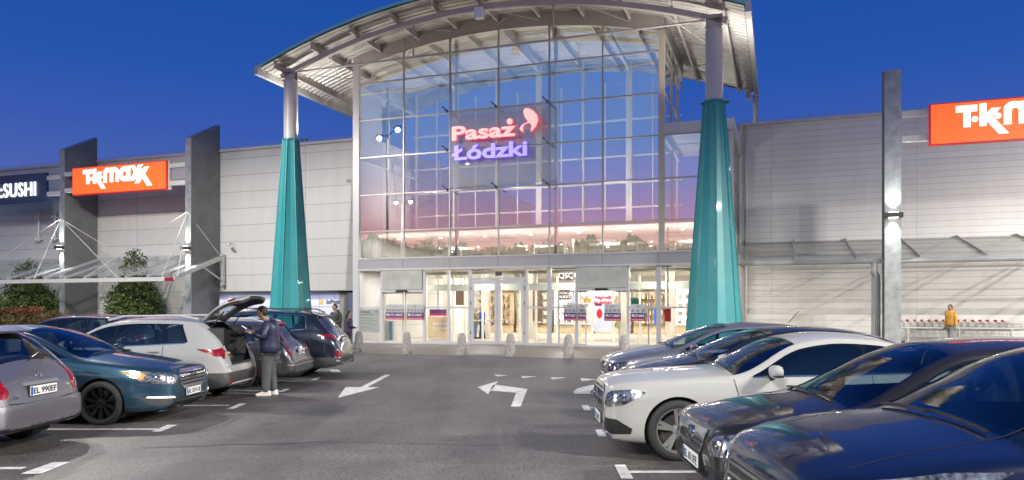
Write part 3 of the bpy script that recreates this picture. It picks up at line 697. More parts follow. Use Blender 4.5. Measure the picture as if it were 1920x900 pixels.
sw = [(-.55,-.05),(-.42,.18),(-.1,.36),(.12,.42),(-.05,.62),(-.22,.95),(-.26,1.25),(-.12,1.42),(.15,1.38),(.5,1.18),(.78,.85),(.86,.5),(.72,.1),(.45,-.2),(.28,-.28),
      (.38,-.02),(.34,.2),(.14,.34),(-.12,.3),(-.3,.08),(-.28,-.3),(-.45,-.18)]
sw = [(x*.62-.1, z*.62) for x, z in sw]
MB().prism([(lx+x, lz+z) for x, z in sw], -.12, -.09).obj('emblem', M['pinkl'], sgn)
cs = (sum(x for x, z in sw)/len(sw), sum(z for x, z in sw)/len(sw))
MB().prism([(lx+cs[0]+(x-cs[0])*1.05, lz+cs[1]+(z-cs[1])*1.05) for x, z in sw], -.08, .02).obj('emblem_return', M['pinks'], sgn)
sp0, sp1 = s_at(843, -.55), s_at(1033, -.55)
MB().box(sp0-s_at(846, -.7), sp1-s_at(846, -.7), .16, .18, 7.38, 11.0).obj('sign_backing', M['signpane'], sgn)
sb = MB()
for s in SCOL[2:5]:
    for z in (7.34, 9.21, 11.05):
        x = s-s_at(846, -.7); sb.tube([(x-.12, .1, z+.14), (x, .42, z), (x+.12, .1, z-.12)], .03, 6); sb.tube([(x, .45, z), (x, .2, z)], .05, 6); sb.sphere((x-.12, .08, z+.14), .04, 8, 6); sb.sphere((x+.12, .08, z-.12), .04, 8, 6)
sb.obj('spider_bracket', M['darkgrey'], sgn)
# floodlight hung from the arched beam
fl = fthing('floodlight', 'white box floodlight hung from the arched beam', 'floodlight', s_at(898, -2.5), -2.45, z_at(22, s_at(898, -2.5), -2.5))
MB().box(-.2, .2, -.14, .14, -.28, .2).obj('housing', M['white2'], fl, bevel=.02)
MB().box(-.04, .04, -.03, .03, .2, .75).box(-.25, .25, -.03, .03, .2, .24).obj('bracket', M['steel'], fl)

# ------------------------------------------------------------------ teal columns
def column(s, lb):
    o = fthing('entrance_column', lb, 'column', s, -2.2, 0, 'teal clad columns')
    c = MB(); n = 16; rb, rtp, zt = 1.13, .40, 9.82
    prof = []
    for k in range(n):
        a = 2*PI*(k+.5)/n; f = 1.0 if k % 2 == 0 else .87
        prof.append((math.cos(a)*f, math.sin(a)*f))
    for z, r in ((0, rb), (4.9, (rb+rtp)/2), (zt, rtp)): c.v += [(x*r, y*r, z) for x, y in prof]
    for i in range(2):
        for k in range(n): c.f.append((i*n+k, i*n+(k+1) % n, (i+1)*n+(k+1) % n, (i+1)*n+k))
    c.f.append(tuple(2*n+k for k in range(n)))
    c.obj('cladding', M['teal'], o)
    rb_ = MB()
    for k in range(n):
        if k % 2 == 0: x, y = prof[k]; rb_.beam((x*rb, y*rb, .02), (x*rtp, y*rtp, zt+.02), .05, .03)
    rb_.obj('edge_strip', M['teal'], o)
    for zj in (7.3,):
        sj = MB(); rj = rb+(rtp-rb)*zj/zt+.004
        for k in range(n): (x0, y0), (x1, y1) = prof[k], prof[(k+1) % n]; sj.quad((x0*rj, y0*rj, zj), (x1*rj, y1*rj, zj), (x1*rj, y1*rj, zj+.02), (x0*rj, y0*rj, zj+.03))
        sj.obj('cladding_joint', M['tealdark'], o, fix=False)
    MB().lathe([(.335, 9.5), (.335, 12.7)], 32).obj('pipe', M['pipe'], o, smooth=R(40))
    MB().lathe([(.41, 9.80), (.41, 9.88)], 16).obj('collar', M['teal'], o)
    b = MB(); b.box(-.3, .3, -.12, -.08, 12.7, 13.2); b.box(-.3, .3, .08, .12, 12.7, 13.2); b.box(-.32, .32, -.3, .3, 12.66, 12.72); b.box(-.35, .35, -.16, .16, 13.12, 13.26)
    b.obj('bracket', M['steel'], o)
    for sx in (-.42, .42):   # uplighter on the collar
        f = MB().box(-.12, .12, -.1, .1, 0, .08).obj('uplighter', M['darkgrey'], o, loc=(sx, .5 if sx > 0 else .5, 9.9))
        ld = bpy.data.lights.new('uplighter_lamp', 'AREA'); ld.size = .2; ld.energy = 100; ld.color = (1, .94, .88); ld.spread = R(150)
        lo = bpy.data.objects.new('uplighter_lamp', ld); COL.objects.link(lo); lo.parent = f; lo.location = (0, 0, .1); lo.rotation_euler = (PI, 0, 0)
column(SM-9.9, 'teal faceted column left of the entrance, behind the black estate')
column(SM+9.9, 'teal faceted column right of the entrance, behind the silver car')

# ------------------------------------------------------------------ wings
lw = fempty_origin('shop_wing', 'grey panel clad wing left of the entrance', 'building')
MB().box(-75, -8.8, 2.3, 30, 0, 10.7).obj('wall', M['wall_l'], lw)
MB().box(-75, -8.75, 2.2, 30, 10.7, 10.84).obj('coping', M['coping'], lw)
MB().box(-8.8, -8.5, 2.22, 3.0, 0, 10.78).obj('corner_trim', M['trimbeige'], lw)
MB().tube([(-55, 2.25, 10.95), (-8.8, 2.25, 10.95)], .012, 5).obj('lightning_rod', M['alu'], lw)
rw = fempty_origin('shop_wing', 'grey plank clad wing right of the entrance', 'building')
MB().box(9.8, 75, 6.0, 34, 0, 10.7).obj('wall', M['wall_r'], rw)
MB().box(9.7, 75, 5.9, 34, 10.7, 10.84).obj('coping', M['coping'], rw)
MB().tube([(10, 5.93, 10.95), (60, 5.93, 10.95)], .012, 5).obj('lightning_rod', M['alu'], rw)
wd_ = MB(); wd_.box(9.8, 9.95, 5.85, 6.0, 0, 10.7); wd_.tube([(10.15, 5.9, 0), (10.15, 5.9, 10.8)], .05, 8); wd_.obj('corner_trim', M['alul'], rw)

# pylons
def pylon(s, t, w, dep, z0, z1, lb, zl):
    o = fthing('sign_pylon', lb, 'pylon', s, t, 0, 'slanted grey pylons')
    MB().prism([(0.03, 0), (dep, 0), (dep, z1), (0.03, z0)], -w/2, w/2, 'yz' if False else 'yz').obj('slab', M['pylon'], o)
    MB().box(-w/2-.01, w/2+.01, -.03, .03, 0, z0).obj('front_plate', M['pylonf'], o)
    MB().prism([(-.04, z0), (dep+.02, z1), (dep+.02, z1+.04), (-.04, z0+.04)], -w/2-.02, w/2+.02, 'yz').obj('cap', M['pylonf'], o)
    MB().box(-w/2-.05, w/2+.05, -.35, -.03, zl-.09, zl+.09).obj('lamp_housing', M['darkgrey'], o)
    for up in (1, -1):
        sl = bpy.data.lights.new('pylon_lamp', 'AREA'); sl.size = .16; sl.energy = 36; sl.color = (.93, 1.0, .93); sl.spread = R(85)
        lo = bpy.data.objects.new('pylon_lamp', sl); COL.objects.link(lo); lo.parent = o; lo.location = (0, -.22, zl+up*.13)
        lo.rotation_euler = (PI if up > 0 else 0, 0, 0)
    MB().box(-w*.3, w*.3, -.28, -.12, zl-.115, zl-.09).box(-w*.3, w*.3, -.28, -.12, zl+.09, zl+.115).obj('lamp_lens', M['dlight'], o)
    return o
P1, P2, P3 = -28.2, -18.84, 15.85
pylon(P1, 0.0, .36, 2.25, 11.04, 12.25, 'slanted grey pylon between the navy sign and the left orange sign', 5.3)
pylon(P2, 0.0, .36, 2.25, 11.04, 12.25, 'slanted grey pylon right of the left orange sign', 5.0)
pylon(P3, 0.0, .56, .9, 11.02, 11.2, 'straight galvanised pylon left of the right orange sign', 5.35)
pb = MB(); pb.box(P3-.33, P3+.33, -.06, .04, 5.15, 5.2)
# signs
def tk_shapes():
    """letter outlines, x 0..12, baseline at z=1"""
    L = []
    L.append([(0,3.15),(1.65,3.15),(1.65,2.5),(1.15,2.5),(1.15,1),(.58,1),(.58,2.5),(0,2.5)])
    L.append([(1.82,3.2),(2.36,3.2),(2.36,2.25),(2.75,2.7),(3.45,2.7),(2.86,1.85),(4.05,.15),(3.3,.15),(2.36,1.5),(2.36,1),(1.82,1)])
    m = [(3.66,1),(3.66,2.5)]
    for k in range(1, 8): a = PI-k*PI/9; m.append((4.42+.76*math.cos(a), 2.5+.7*math.sin(a)))
    for k in range(2, 9): a = PI-k*PI/9; m.append((5.55+.78*math.cos(a), 2.5+.7*math.sin(a)))
    m += [(6.33,2.4),(6.33,1),(5.82,1),(5.82,2.35),(5.7,2.55),(5.5,2.55),(5.36,2.35),(5.36,1),(4.78,1),(4.78,2.35),(4.66,2.55),(4.4,2.55),(4.24,2.35),(4.24,1)]
    L.append(m)
    L.append([(8.38,3.22),(8.98,3.26),(10.0,1.95),(8.95,1.0),(8.28,1.0),(8.98,2.25)])
    L.append([(9.42,2.78),(10.15,2.82),(12.0,.15),(11.2,.12)])
    L.append([(9.1,.58),(9.85,.6),(11.5,2.9),(10.72,2.86)])
    L.append([(9.72,3.22),(10.5,3.28),(10.22,2.92),(9.5,2.88)])
    return L
TK = tk_shapes()
def tk_sign(o, ox, oz, k, y):
    kz = k*.90
    tm = MB()
    for i, p in enumerate(TK): tm.prism([(ox+x*k, oz+z*kz) for x, z in p], y-.03-.002*i, y)
    for cx_, cz_ in ((1.47, 1.74), (3.24, 1.9)):
        tm.prism([(ox+(cx_+.25*math.cos(a))*k, oz+(cz_+.29*math.sin(a))*kz) for a in np.linspace(0, 2*PI, 16, endpoint=False)], y-.025, y-.001)
    cx_, cz_ = 7.35, 2.1; n_ = 28
    for q in range(n_):
        a0, a1 = 2*PI*q/n_, 2*PI*(q+1)/n_
        tm.prism([(ox+(cx_+.95*math.cos(a0))*k, oz+(cz_+1.1*math.sin(a0))*kz), (ox+(cx_+.95*math.cos(a1))*k, oz+(cz_+1.1*math.sin(a1))*kz),
                  (ox+(cx_+.38*math.cos(a1))*k, oz+(cz_+.40*math.sin(a1))*kz), (ox+(cx_+.38*math.cos(a0))*k, oz+(cz_+.40*math.sin(a0))*kz)], y-.045, y-.001)
    tm.prism([(ox+x*k, oz+z*kz) for x, z in [(7.75,3.2),(8.3,3.2),(8.3,1),(7.75,1)]], y-.05, y-.002)
    tm.obj('lettering', M['signwhite'], o)
def orange_sign(s0, s1, z0, z1, lb, arms):
    o = fthing('light_box_sign', lb, 'sign', (s0+s1)/2, -.15, z0, 'orange light box signs')
    w = (s1-s0)/2; h = z1-z0
    MB().box(-w, w, -.01, .24, 0, h).obj('box', M['orangeedge'], o)
    MB().box(-w+.05, w-.05, -.03, -.01, .05, h-.05).obj('face', M['orange'], o)
    MB().box(w, w+.1, .1, .26, 0, h).obj('side_bracket', M['coping'], o)
    tk_sign(o, -w+.125*2*w, .215, 2*w*.73/11.95, -.035)
    a = MB()
    for z in (h*.22, h*.82):
        a.box(arms[0]-(s0+s1)/2, arms[1]-(s0+s1)/2, .12, .3, z-.12, z+.12)
    a.obj('support_arm', M['coping'], o)
    return o
orange_sign(-27.2, -20.2, 8.3, 9.9, 'orange light box sign with white lettering between the two left pylons', (P1+.2, P2-.2))
orange_sign(17.1, 24.1, 7.97, 9.57, 'orange light box sign cut by the right edge of the picture', (P3+.3, 17.2))
ns_ = fthing('shop_sign', 'navy sign with white sushi lettering at the far left', 'sign', -29.4, -.1, 8.05)
MB().box(-7.5, 0, 0, .2, 0, 1.75).obj('panel', M['navysign'], ns_)
tt_ = text('lettering', 'KOBI:SUSHI', 1.0, M['signwhite'], ns_, (0, -.02, .45), ext=.04, off=.012, spacing=1.12)
xs = [v.co.x for v in tt_.data.vertices]; kx = 5.4/(max(xs)-min(xs)); tt_.scale = (kx, 1.18, 1); tt_.location = (-.75-5.4-min(xs)*kx, -.06, .42)
MB().box(0, 1.1, .06, .2, .35, .6).box(0, 1.1, .06, .2, 1.3, 1.55).obj('support_arm', M['coping'], ns_)
for s in (-32.6, -31.2):
    q = fthing('wall_bracket', 'white tubular bracket on the wall under the navy sign, %s one' % ('left' if s < -32 else 'right'), 'bracket', s, 2.2, 6.0, 'tubular wall brackets')
    b = MB(); b.tube([(0, -.25, 0), (0, -.25, 1.9)], .05, 8); b.tube([(0, 0, .12), (0, -.3, .12)], .06, 8); b.tube([(0, 0, 1.45), (0, -.3, 1.45)], .06, 8); b.sphere((-.18, -.3, 1.45), .1, 10, 8); b.sphere((-.18, -.3, .12), .1, 10, 8)
    b.obj('tube', M['white2'], q)

# left canopy
cn = fempty_origin('glass_canopy', 'sloping glass canopy along the left wing', 'canopy')
fT, fZ, bT, bZ = -1.5, 3.3, 2.25, 4.72
MB().box(-48, -18.4, fT-.06, fT+.06, fZ-.14, fZ+.08).obj('front_beam', M['coping'], cn)
rb = MB()
s = -47.2
while s < -18.2:
    if min(abs(s-P1), abs(s-P2)) > .3: rb.beam((s, fT, fZ+.12), (s, bT, bZ+.06), .05, .14)
    s += 1.5
rb.obj('rib', M['coping'], cn)
eb = MB(); eb.beam((-18.3, fT-.1, fZ+.02), (-18.3, bT, bZ-.02), .1, .22); eb.box(-18.36, -18.24, 2.0, 2.2, 3.0, 4.8); eb.beam((-18.3, .5, 4.0), (-18.3, 2.2, 3.2), .06, .08)
eb.obj('end_frame', M['coping'], cn)
gl = MB()
for a, b in ((-47, P1-.25), (P1+.25, P2-.25), (P2+.25, -18.35)): gl.quad((a, fT, fZ+.2), (b, fT, fZ+.2), (b, bT, bZ+.14), (a, bT, bZ+.14))
gl.obj('glass', M['canopyglass'], cn, fix=False)
MB().box(-18.95, -18.35, fT-.09, fT-.06, fZ-.14, fZ+.06).obj('end_cap', M['darkred'], cn)
ry = MB()
for P in (P1, P2):
    for ds in (-5.9, -.35, 5.9):
        if P+ds > -18: ds = .7
        ry.tube([(P, -.1, 7.0), (P+ds, fT, fZ+.1)], .024, 6)
    ry.tube([(P, -.1, 7.0), (P+(.6 if P == P2 else 3), 1.8, 4.7)], .02, 6)
ry.obj('stay_rod', M['coping'], cn)
# right canopy
rc = fempty_origin('lean_to_canopy', 'translucent lean-to canopy along the right wing', 'canopy')
f2, z2, b2, zb2 = .5, 3.72, 5.95, 4.95
MB().quad((9.95, f2, z2), (44, f2, z2), (44, b2, zb2), (9.95, b2, zb2)).obj('sheet', M['polycarb'], rc, fix=False)
rr_ = MB(); s = 10.0
while s < 44: rr_.beam((s, f2, z2+.05), (s, b2, zb2+.05), .07, .08); s += 2.3
rr_.obj('rafter', M['alu'], rc)
pr = MB()
for k in range(5):
    f = k/4; pr.beam((9.95, f2+(b2-f2)*f, z2+(zb2-z2)*f-.06), (44, f2+(b2-f2)*f, z2+(zb2-z2)*f-.06), .05, .06)
pr.obj('purlin', M['alu'], rc)
MB().tube([(9.95, f2-.08, z2-.12), (44, f2-.08, z2-.12)], .1, 10).obj('gutter', M['coping'], rc, smooth=True)
sd_ = s_at(1645, .6)
MB().tube([(sd_, .55, 0), (sd_, .55, 3.0), (sd_-.12, .5, 3.2), (sd_-.12, .45, 3.62)], .11, 12).obj('downpipe', M['coping'], rc, smooth=True)
rp = MB()
for s in (10.2, 15.2, 20.5, 26, 32): rp.box(s-.05, s+.05, f2+.1, f2+.2, .14, 3.65)
rp.obj('support_post', M['alu'], rc)
# fluorescent tubes under the right canopy light the wall and the carts
for s in (12.5, 18.0, 24.0):
    b_ = MB().box(-.6, .6, -.05, .05, 0, .07).obj('tube_light', M['white2'], rc, loc=(s, 2.6, 3.95))
    ld = bpy.data.lights.new('tube_lamp', 'AREA'); ld.shape = 'RECTANGLE'; ld.size = 1.1; ld.size_y = .08; ld.energy = 55; ld.color = (1, .97, .82)
    lo = bpy.data.objects.new('tube_lamp', ld); COL.objects.link(lo); lo.parent = b_; lo.location = (0, 0, -.01)

# parcel lockers
tL = 1.7; l0, l1 = s_at(411, tL), s_at(652, tL)
lk = fthing('parcel_locker', 'long white backlit parcel locker bank along the left wall', 'parcel locker', (l0+l1)/2, tL, 0)
wL = (l1-l0)/2
MB().box(-wL, wL, 0, .55, 0, 2.55).obj('cabinet', M['locker'], lk)
MB().box(-wL-.05, wL+.05, -.5, .6, 2.55, 2.66).obj('awning', M['darkgrey'], lk)
ll = bpy.data.lights.new('locker_lamp', 'AREA'); ll.shape = 'RECTANGLE'; ll.size = wL*1.8; ll.size_y = .08; ll.energy = 22; ll.color = (.55, .6, 1)
lo = bpy.data.objects.new('locker_lamp', ll); COL.objects.link(lo); lo.parent = lk; lo.location = (0, -.4, 2.53)
gd = MB(); x = -wL+.05
while x < wL-.4:
    gd.box(x-.008, x+.008, -.008, 0, .3, 2.5); x += .94
for z in (.45, .9, 1.35, 1.8): gd.box(-wL, wL-.5, -.009, 0, z-.008, z+.008)
gd.obj('door_gap', M['darkgrey'], lk)
MB().box(wL-.5, wL, -.02, 0, 0, 2.55).obj('terminal', M['trimbeige'], lk)
xi = s_at(612, tL)-(l0+l1)/2
text('lettering', 'InPost', .34, M['ink'], lk, (xi, -.02, 1.95), ext=.005, off=.005)
MB().add(*(lambda ps: (ps, [tuple(range(len(ps)))]))([(xi-.3+(.2 if k % 2 else .09)*math.cos(k*PI/9), -.012, 2.05+(.2 if k % 2 else .09)*math.sin(k*PI/9)) for k in range(18)])).obj('emblem', M['yellow'], lk, fix=False)
cc = fthing('security_camera', 'small white security camera on the left wall beside the canopy end', 'camera', s_at(437, 2.2), 2.2, z_at(457, s_at(437, 2.2), 2.2))
MB().tube([(0, 0, 0), (0, -.35, -.02)], .03, 6).obj('bracket', M['alu'], cc); MB().tube([(-.12, -.3, -.05), (.2, -.5, -.16)], .075, 10).obj('housing', M['white2'], cc)

# bollards
bprof = [(.19, 0), (.185, .05), (.165, .45), (.150, .62), (.135, .72), (.10, .79), (.05, .82), (.012, .825)]
bm0 = MB().lathe(bprof, 20).mesh('bollard', M['concrete'], smooth=R(35))
wheres = ['beside the left corner post, leftmost', 'in front of the left automatic door', 'left of the swing doors', 'in front of the swing doors', 'left of the right automatic door', 'behind the silver car bonnet, rightmost']
for (u, v), wz in zip(((673,660),(763,663),(866,666),(957,668.5),(1066,671.5),(1170,674.5)), wheres):
    o = bpy.data.objects.new('bollard', bm0); COL.objects.link(o); X, Y = G(u, v); o.location = (X, Y, 0); o.rotation_euler = (0, 0, random.random()*6)
    tag(o, 'round topped concrete bollard '+wz, 'bollard', 'concrete bollards before the entrance')

# ------------------------------------------------------------------ vegetation
def leaves(mb, blobs, n, size, seed=1):
    rnd = random.Random(seed); tot = sum(b[3]*b[4]*b[5] for b in blobs)
    for (x, y, z, rx, ry, rz) in blobs:
        k = int(n*rx*ry*rz/tot)
        for _ in range(k):
            while True:
                p = Vector((rnd.uniform(-1, 1), rnd.uniform(-1, 1), rnd.uniform(-1, 1)))
                if .1 < p.length < 1: break
            p = p.normalized()*(p.length**.45)*(1+.13*math.sin(p.x*9+x*3)*math.sin(p.z*8+y)+.1*rnd.uniform(-1, 1))
            c = Vector((x+p.x*rx, y+p.y*ry, z+p.z*rz)); a = Vector((rnd.gauss(0, 1), rnd.gauss(0, 1), rnd.gauss(0, 1))).normalized()
            b = a.cross(Vector((rnd.gauss(0, 1), rnd.gauss(0, 1), rnd.gauss(0, 1)))).normalized(); s = size*rnd.uniform(.6, 1.3)
            mb.add([c-a*s, c+b*s*.45, c+a*s, c-b*s*.45], [(0, 1, 2, 3)])
def shrub(s, t, lb, w, h, top, n, seed):
    o = fthing('evergreen_tree', lb, 'tree', s, t, 0, 'evergreens by the left wing')
    f = MB(); leaves(f, [(0, 0, h*.55, w, w, h*.5), (.1*w, .2, h*.62, w*.7, w*.7, h*.36), (-.3*w, .1, h*.4, w*.8, w*.8, h*.38), (.35*w, -.1, h*.45, w*.75, w*.8, h*.4), (0, 0, h*1.05, w*.5, w*.5, top-h)], n, .09, seed)
    f.obj('crown', M['leaf'], o, fix=False)
    tr = MB(); tr.tube([(0, 0, 0), (.03, 0, h*.5), (0, 0, top*.9)], [.1, .07, .02], 8)
    for k in range(6): a = k*1.05; tr.tube([(0, 0, h*.25+k*.2), (w*.6*math.cos(a), w*.6*math.sin(a), h*.45+k*.22)], [.04, .012], 6)
    tr.obj('trunk', M['bark'], o)
    return o
shrub(s_at(252, .3), .3, 'dense evergreen tree between the two left pylons', 1.45, 3.3, 4.9, 15000, 3)
shrub(s_at(52, .3), .3, 'dense evergreen tree left of the leftmost pylon', 1.65, 3.2, 4.5, 15000, 4)
hg = fthing('hedge', 'low rust tinged hedge at the far left', 'hedge', s_at(45, -1.0), -1.0, 0)
f = MB(); leaves(f, [(-4+k*.9, .1*math.sin(k), .75+.1*math.sin(k*2), .8, .6, .75) for k in range(9)], 9000, .07, 9); f.obj('foliage', M['hedge'], hg, fix=False)
f = MB(); leaves(f, [(-3+k*.8, -.1, 1.55+.08*math.sin(k*3), .55, .4, .22) for k in range(6)], 2400, .06, 10); f.obj('red_foliage', M['hedger'], hg, fix=False)
f = MB(); [f.tube([(-4+k*.6, 0, 0), (-4+k*.6+.1, .05, 1.0)], .02, 5) for k in range(13)]; f.obj('stem', M['bark'], hg)

# ------------------------------------------------------------------ street lamps (behind and beside the camera; two mirror in the glass)
def street_lamp(x, y, rz, lb, w=LAMP_W, h=14.5):
    o = thing('street_lamp', lb, 'street lamp', (x, y, 0), rz, 'tall car park lamps')
    MB().tube([(0, 0, 0), (0, 0, h-.3)], [.13, .07], 12).obj('pole', M['darkgrey'], o, smooth=True)
    MB().box(-.25, .25, -.25, .25, 0, .06).obj('base_plate', M['darkgrey'], o)
    a = MB(); a.tube([(-1.5, 0, h-.1), (0, 0, h-.35), (1.5, 0, h-.1)], .04, 8); a.obj('arm', M['darkgrey'], o)
    for sx in (-1.6, 1.6):
        hd = MB().box(-.35, .35, -.16, .16, 0, .12).obj('lamp_head', M['darkgrey'], o, loc=(sx, 0, h-.1), bevel=.03)
        MB().sphere((0, 0, -.02), (.16, .1, .06), 12, 8).obj('lamp_lens', M['lampglow'], hd)
        ld = bpy.data.lights.new('lamp', 'SPOT'); ld.energy = w; ld.color = (1, .95, .86); ld.spot_size = R(168); ld.spot_blend = .35; ld.shadow_soft_size = .14
        lo = bpy.data.objects.new('lamp', ld); COL.objects.link(lo); lo.parent = hd; lo.location = (0, 0, -.14)
    return o
street_lamp(-19.2, 25.3, 0.3, 'tall twin headed lamp left of the parked cars', LAMP_W*.25)
street_lamp(-44, 1.2, 0.3, 'tall twin headed lamp far out on the left', LAMP_W)
street_lamp(-8, -14, 0.1, 'tall twin headed lamp behind the viewer on the left', LAMP_W*.5)
street_lamp(38, 11, -0.2, 'tall twin headed lamp added beyond the picture to brighten the right wall', LAMP_W*1.25)  # extra lamp added to throw more light on the right wall
street_lamp(20, -3, -0.2, 'tall twin headed lamp behind the viewer on the right', LAMP_W*.6)

# bare trees beyond the far side of the car park (behind the viewer, mirrored low in the glass)
rnd = random.Random(5)
bt = []
def bare_tree(seed, h):
    r = random.Random(seed); m = MB()
    def grow(p, d, ln, rad, lv):
        q = p+d*ln; m.tube([p, q], [rad, rad*.65], 4, False)
        if lv == 0: return
        for _ in range(3 if lv > 1 else 4):
            nd = (d+Vector((r.uniform(-.75, .75), r.uniform(-.75, .75), r.uniform(-.1, .6)))).normalized(); grow(q, nd, ln*r.uniform(.6, .8), rad*.62, lv-1)
    grow(Vector((0, 0, 0)), Vector((0, 0, 1)), h*.25, h*.022, 5)
    return m
for i in range(3):
    o = thing('bare_tree', 'tall bare tree standing far behind the viewer', 'tree', (0, 0, 0), 0, 'bare trees beyond the car park'); bare_tree(i+3, 14).obj('trunk', M['bark'], o, fix=False); bt.append(o)
k = 0
for i in range(22):
    o = bt[i] if i < 3 else copy_tree(bt[i % 3])
    aa = R(180+i*6.2+rnd.uniform(-2, 2)); rr0 = 108+rnd.uniform(-8, 8); o.location = (rr0*math.cos(aa), 35+rr0*math.sin(aa), 0); o.rotation_euler = (0, 0, rnd.random()*6); q = rnd.uniform(1.0, 1.5); o.scale = (q, q, q)
fw = MB(); a = 168.0
def wp(a, r, z): return (r*math.cos(R(a)), 35+r*math.sin(R(a)), z)
hh = 15.5
while a < 330:
    h2 = min(17.5, max(14.0, hh+rnd.uniform(-1.3, 1.3))); h3 = h2+rnd.uniform(-.5, .5); r0 = 128+4*math.sin(a*.4)
    fw.add([wp(a, r0, 0), wp(a+.55, r0, 0), wp(a+.55, r0, h2), wp(a+.3, r0-1, h3+rnd.uniform(0, 1.0)), wp(a, r0, hh),
            wp(a, r0+12, 0), wp(a+.55, r0+12, 0), wp(a+.55, r0+12, h2), wp(a+.3, r0+11, h3), wp(a, r0+12, hh)], [(0,1,2,3,4), (9,8,7,6,5), (4,3,8,9), (3,2,7,8)])
    hh = h2; a += .55
tag(fw.obj('far_woods', mat('far_woods', (.03, .03, .025), .9), None), 'unseen dark belt of trees far behind the viewer, raised to block the mirrored pink sky', 'woods', kind='stuff')  # unseen tree belt, height shaped to keep pink sky out of the glass

# ------------------------------------------------------------------ cars
def paint(name, col, metal=0.0, rough=0.32, flake=0.0):
    m = mat(name, col, max(rough, .34), metal, 0.12, coat=1.0)
    m.node_tree.nodes['Principled BSDF'].inputs['Coat Roughness'].default_value = 0.004
    return m
M['lens_dark'] = mat('lamp_housing', (.10, .10, .11), .12, .7, coat=1.0, noise=.9, nscale=30)
M['lens_red'] = mat('tail_lens', (.20, .003, .008), .15, .0, coat=.6, noise=.5, nscale=18)
M['lens_clear'] = mat('clear_lens', (.26, .26, .26), .16, .75, coat=1.0, noise=.95, nscale=26)
M['amber'] = mat('amber_lens', (.8, .16, .01), .15, coat=1.0, emit=(1, .16, .01), estr=1.1)
M['drl'] = mat('running_light', (.9, .9, .9), .2, emit=(.9, .95, 1), estr=.3)
M['redglow'] = mat('brake_glow', (.8, .01, .05), .2, emit=(1, .01, .12), estr=1.3)
M['plate'] = mat('plate_white', (.72, .72, .70), .45)
M['plateblue'] = mat('plate_blue', (.02, .08, .4), .45)
M['rimsilver'] = mat('rim_silver', (.34, .34, .34), .28, .6)
M['rimdark'] = mat('rim_dark', (.035, .035, .037), .25, .7, coat=.6)
M['glossblack'] = mat('gloss_black', (.006, .006, .007), .08, 0, coat=1.0)
M['seatm'] = mat('seat_cloth', (.09, .09, .095), .8)
M['cabinm'] = mat('cabin_trim', (.04, .04, .044), .7)
M['mesh_grille'] = mat('grille_mesh', (.02, .02, .02), .4, .3, noise=.8, nscale=90)

def pchip(pts):
    xs = np.array([p[0] for p in pts], float); ys = np.array([p[1] for p in pts], float)
    h = np.diff(xs); d = np.diff(ys)/h; m = np.zeros(len(xs))
    for i in range(1, len(xs)-1):
        if d[i-1]*d[i] > 0:
            w1 = 2*h[i]+h[i-1]; w2 = h[i]+2*h[i-1]; m[i] = (w1+w2)/(w1/d[i-1]+w2/d[i])
    m[0] = d[0]; m[-1] = d[-1]
    def f(x):
        x = min(max(x, xs[0]), xs[-1]); i = int(min(max(np.searchsorted(xs, x)-1, 0), len(xs)-2)); t = (x-xs[i])/h[i]
        return float(ys[i]*(1+2*t)*(1-t)**2+m[i]*h[i]*t*(1-t)**2+ys[i+1]*t*t*(3-2*t)+m[i+1]*h[i]*t*t*(t-1))
    return f
SF = pchip([(0, .925), (.07, .965), (.2, .99), (.4, 1.0), (.6, .992), (.76, .988), (.84, .972), (.93, .955), (1, .925)])
def inside_poly(x, y, P):
    c = False; j = len(P)-1
    for i in range(len(P)):
        if (P[i][1] > y) != (P[j][1] > y) and x < (P[j][0]-P[i][0])*(y-P[i][1])/(P[j][1]-P[i][1])+P[i][0]: c = not c
        j = i
    return c
def rounded(P, r=.05, n=4):
    out = []; L = len(P)
    for i in range(L):
        a, b, c = Vector(P[i-1]), Vector(P[i]), Vector(P[(i+1) % L])
        u, v = (a-b), (c-b); rr = min(r, u.length*.45, v.length*.45)
        p, q = b+u.normalized()*rr, b+v.normalized()*rr
        for k in range(n+1): t = k/n; w = p*(1-t)**2+b*2*t*(1-t)+q*t*t; out.append((w.x, w.y))
    return out

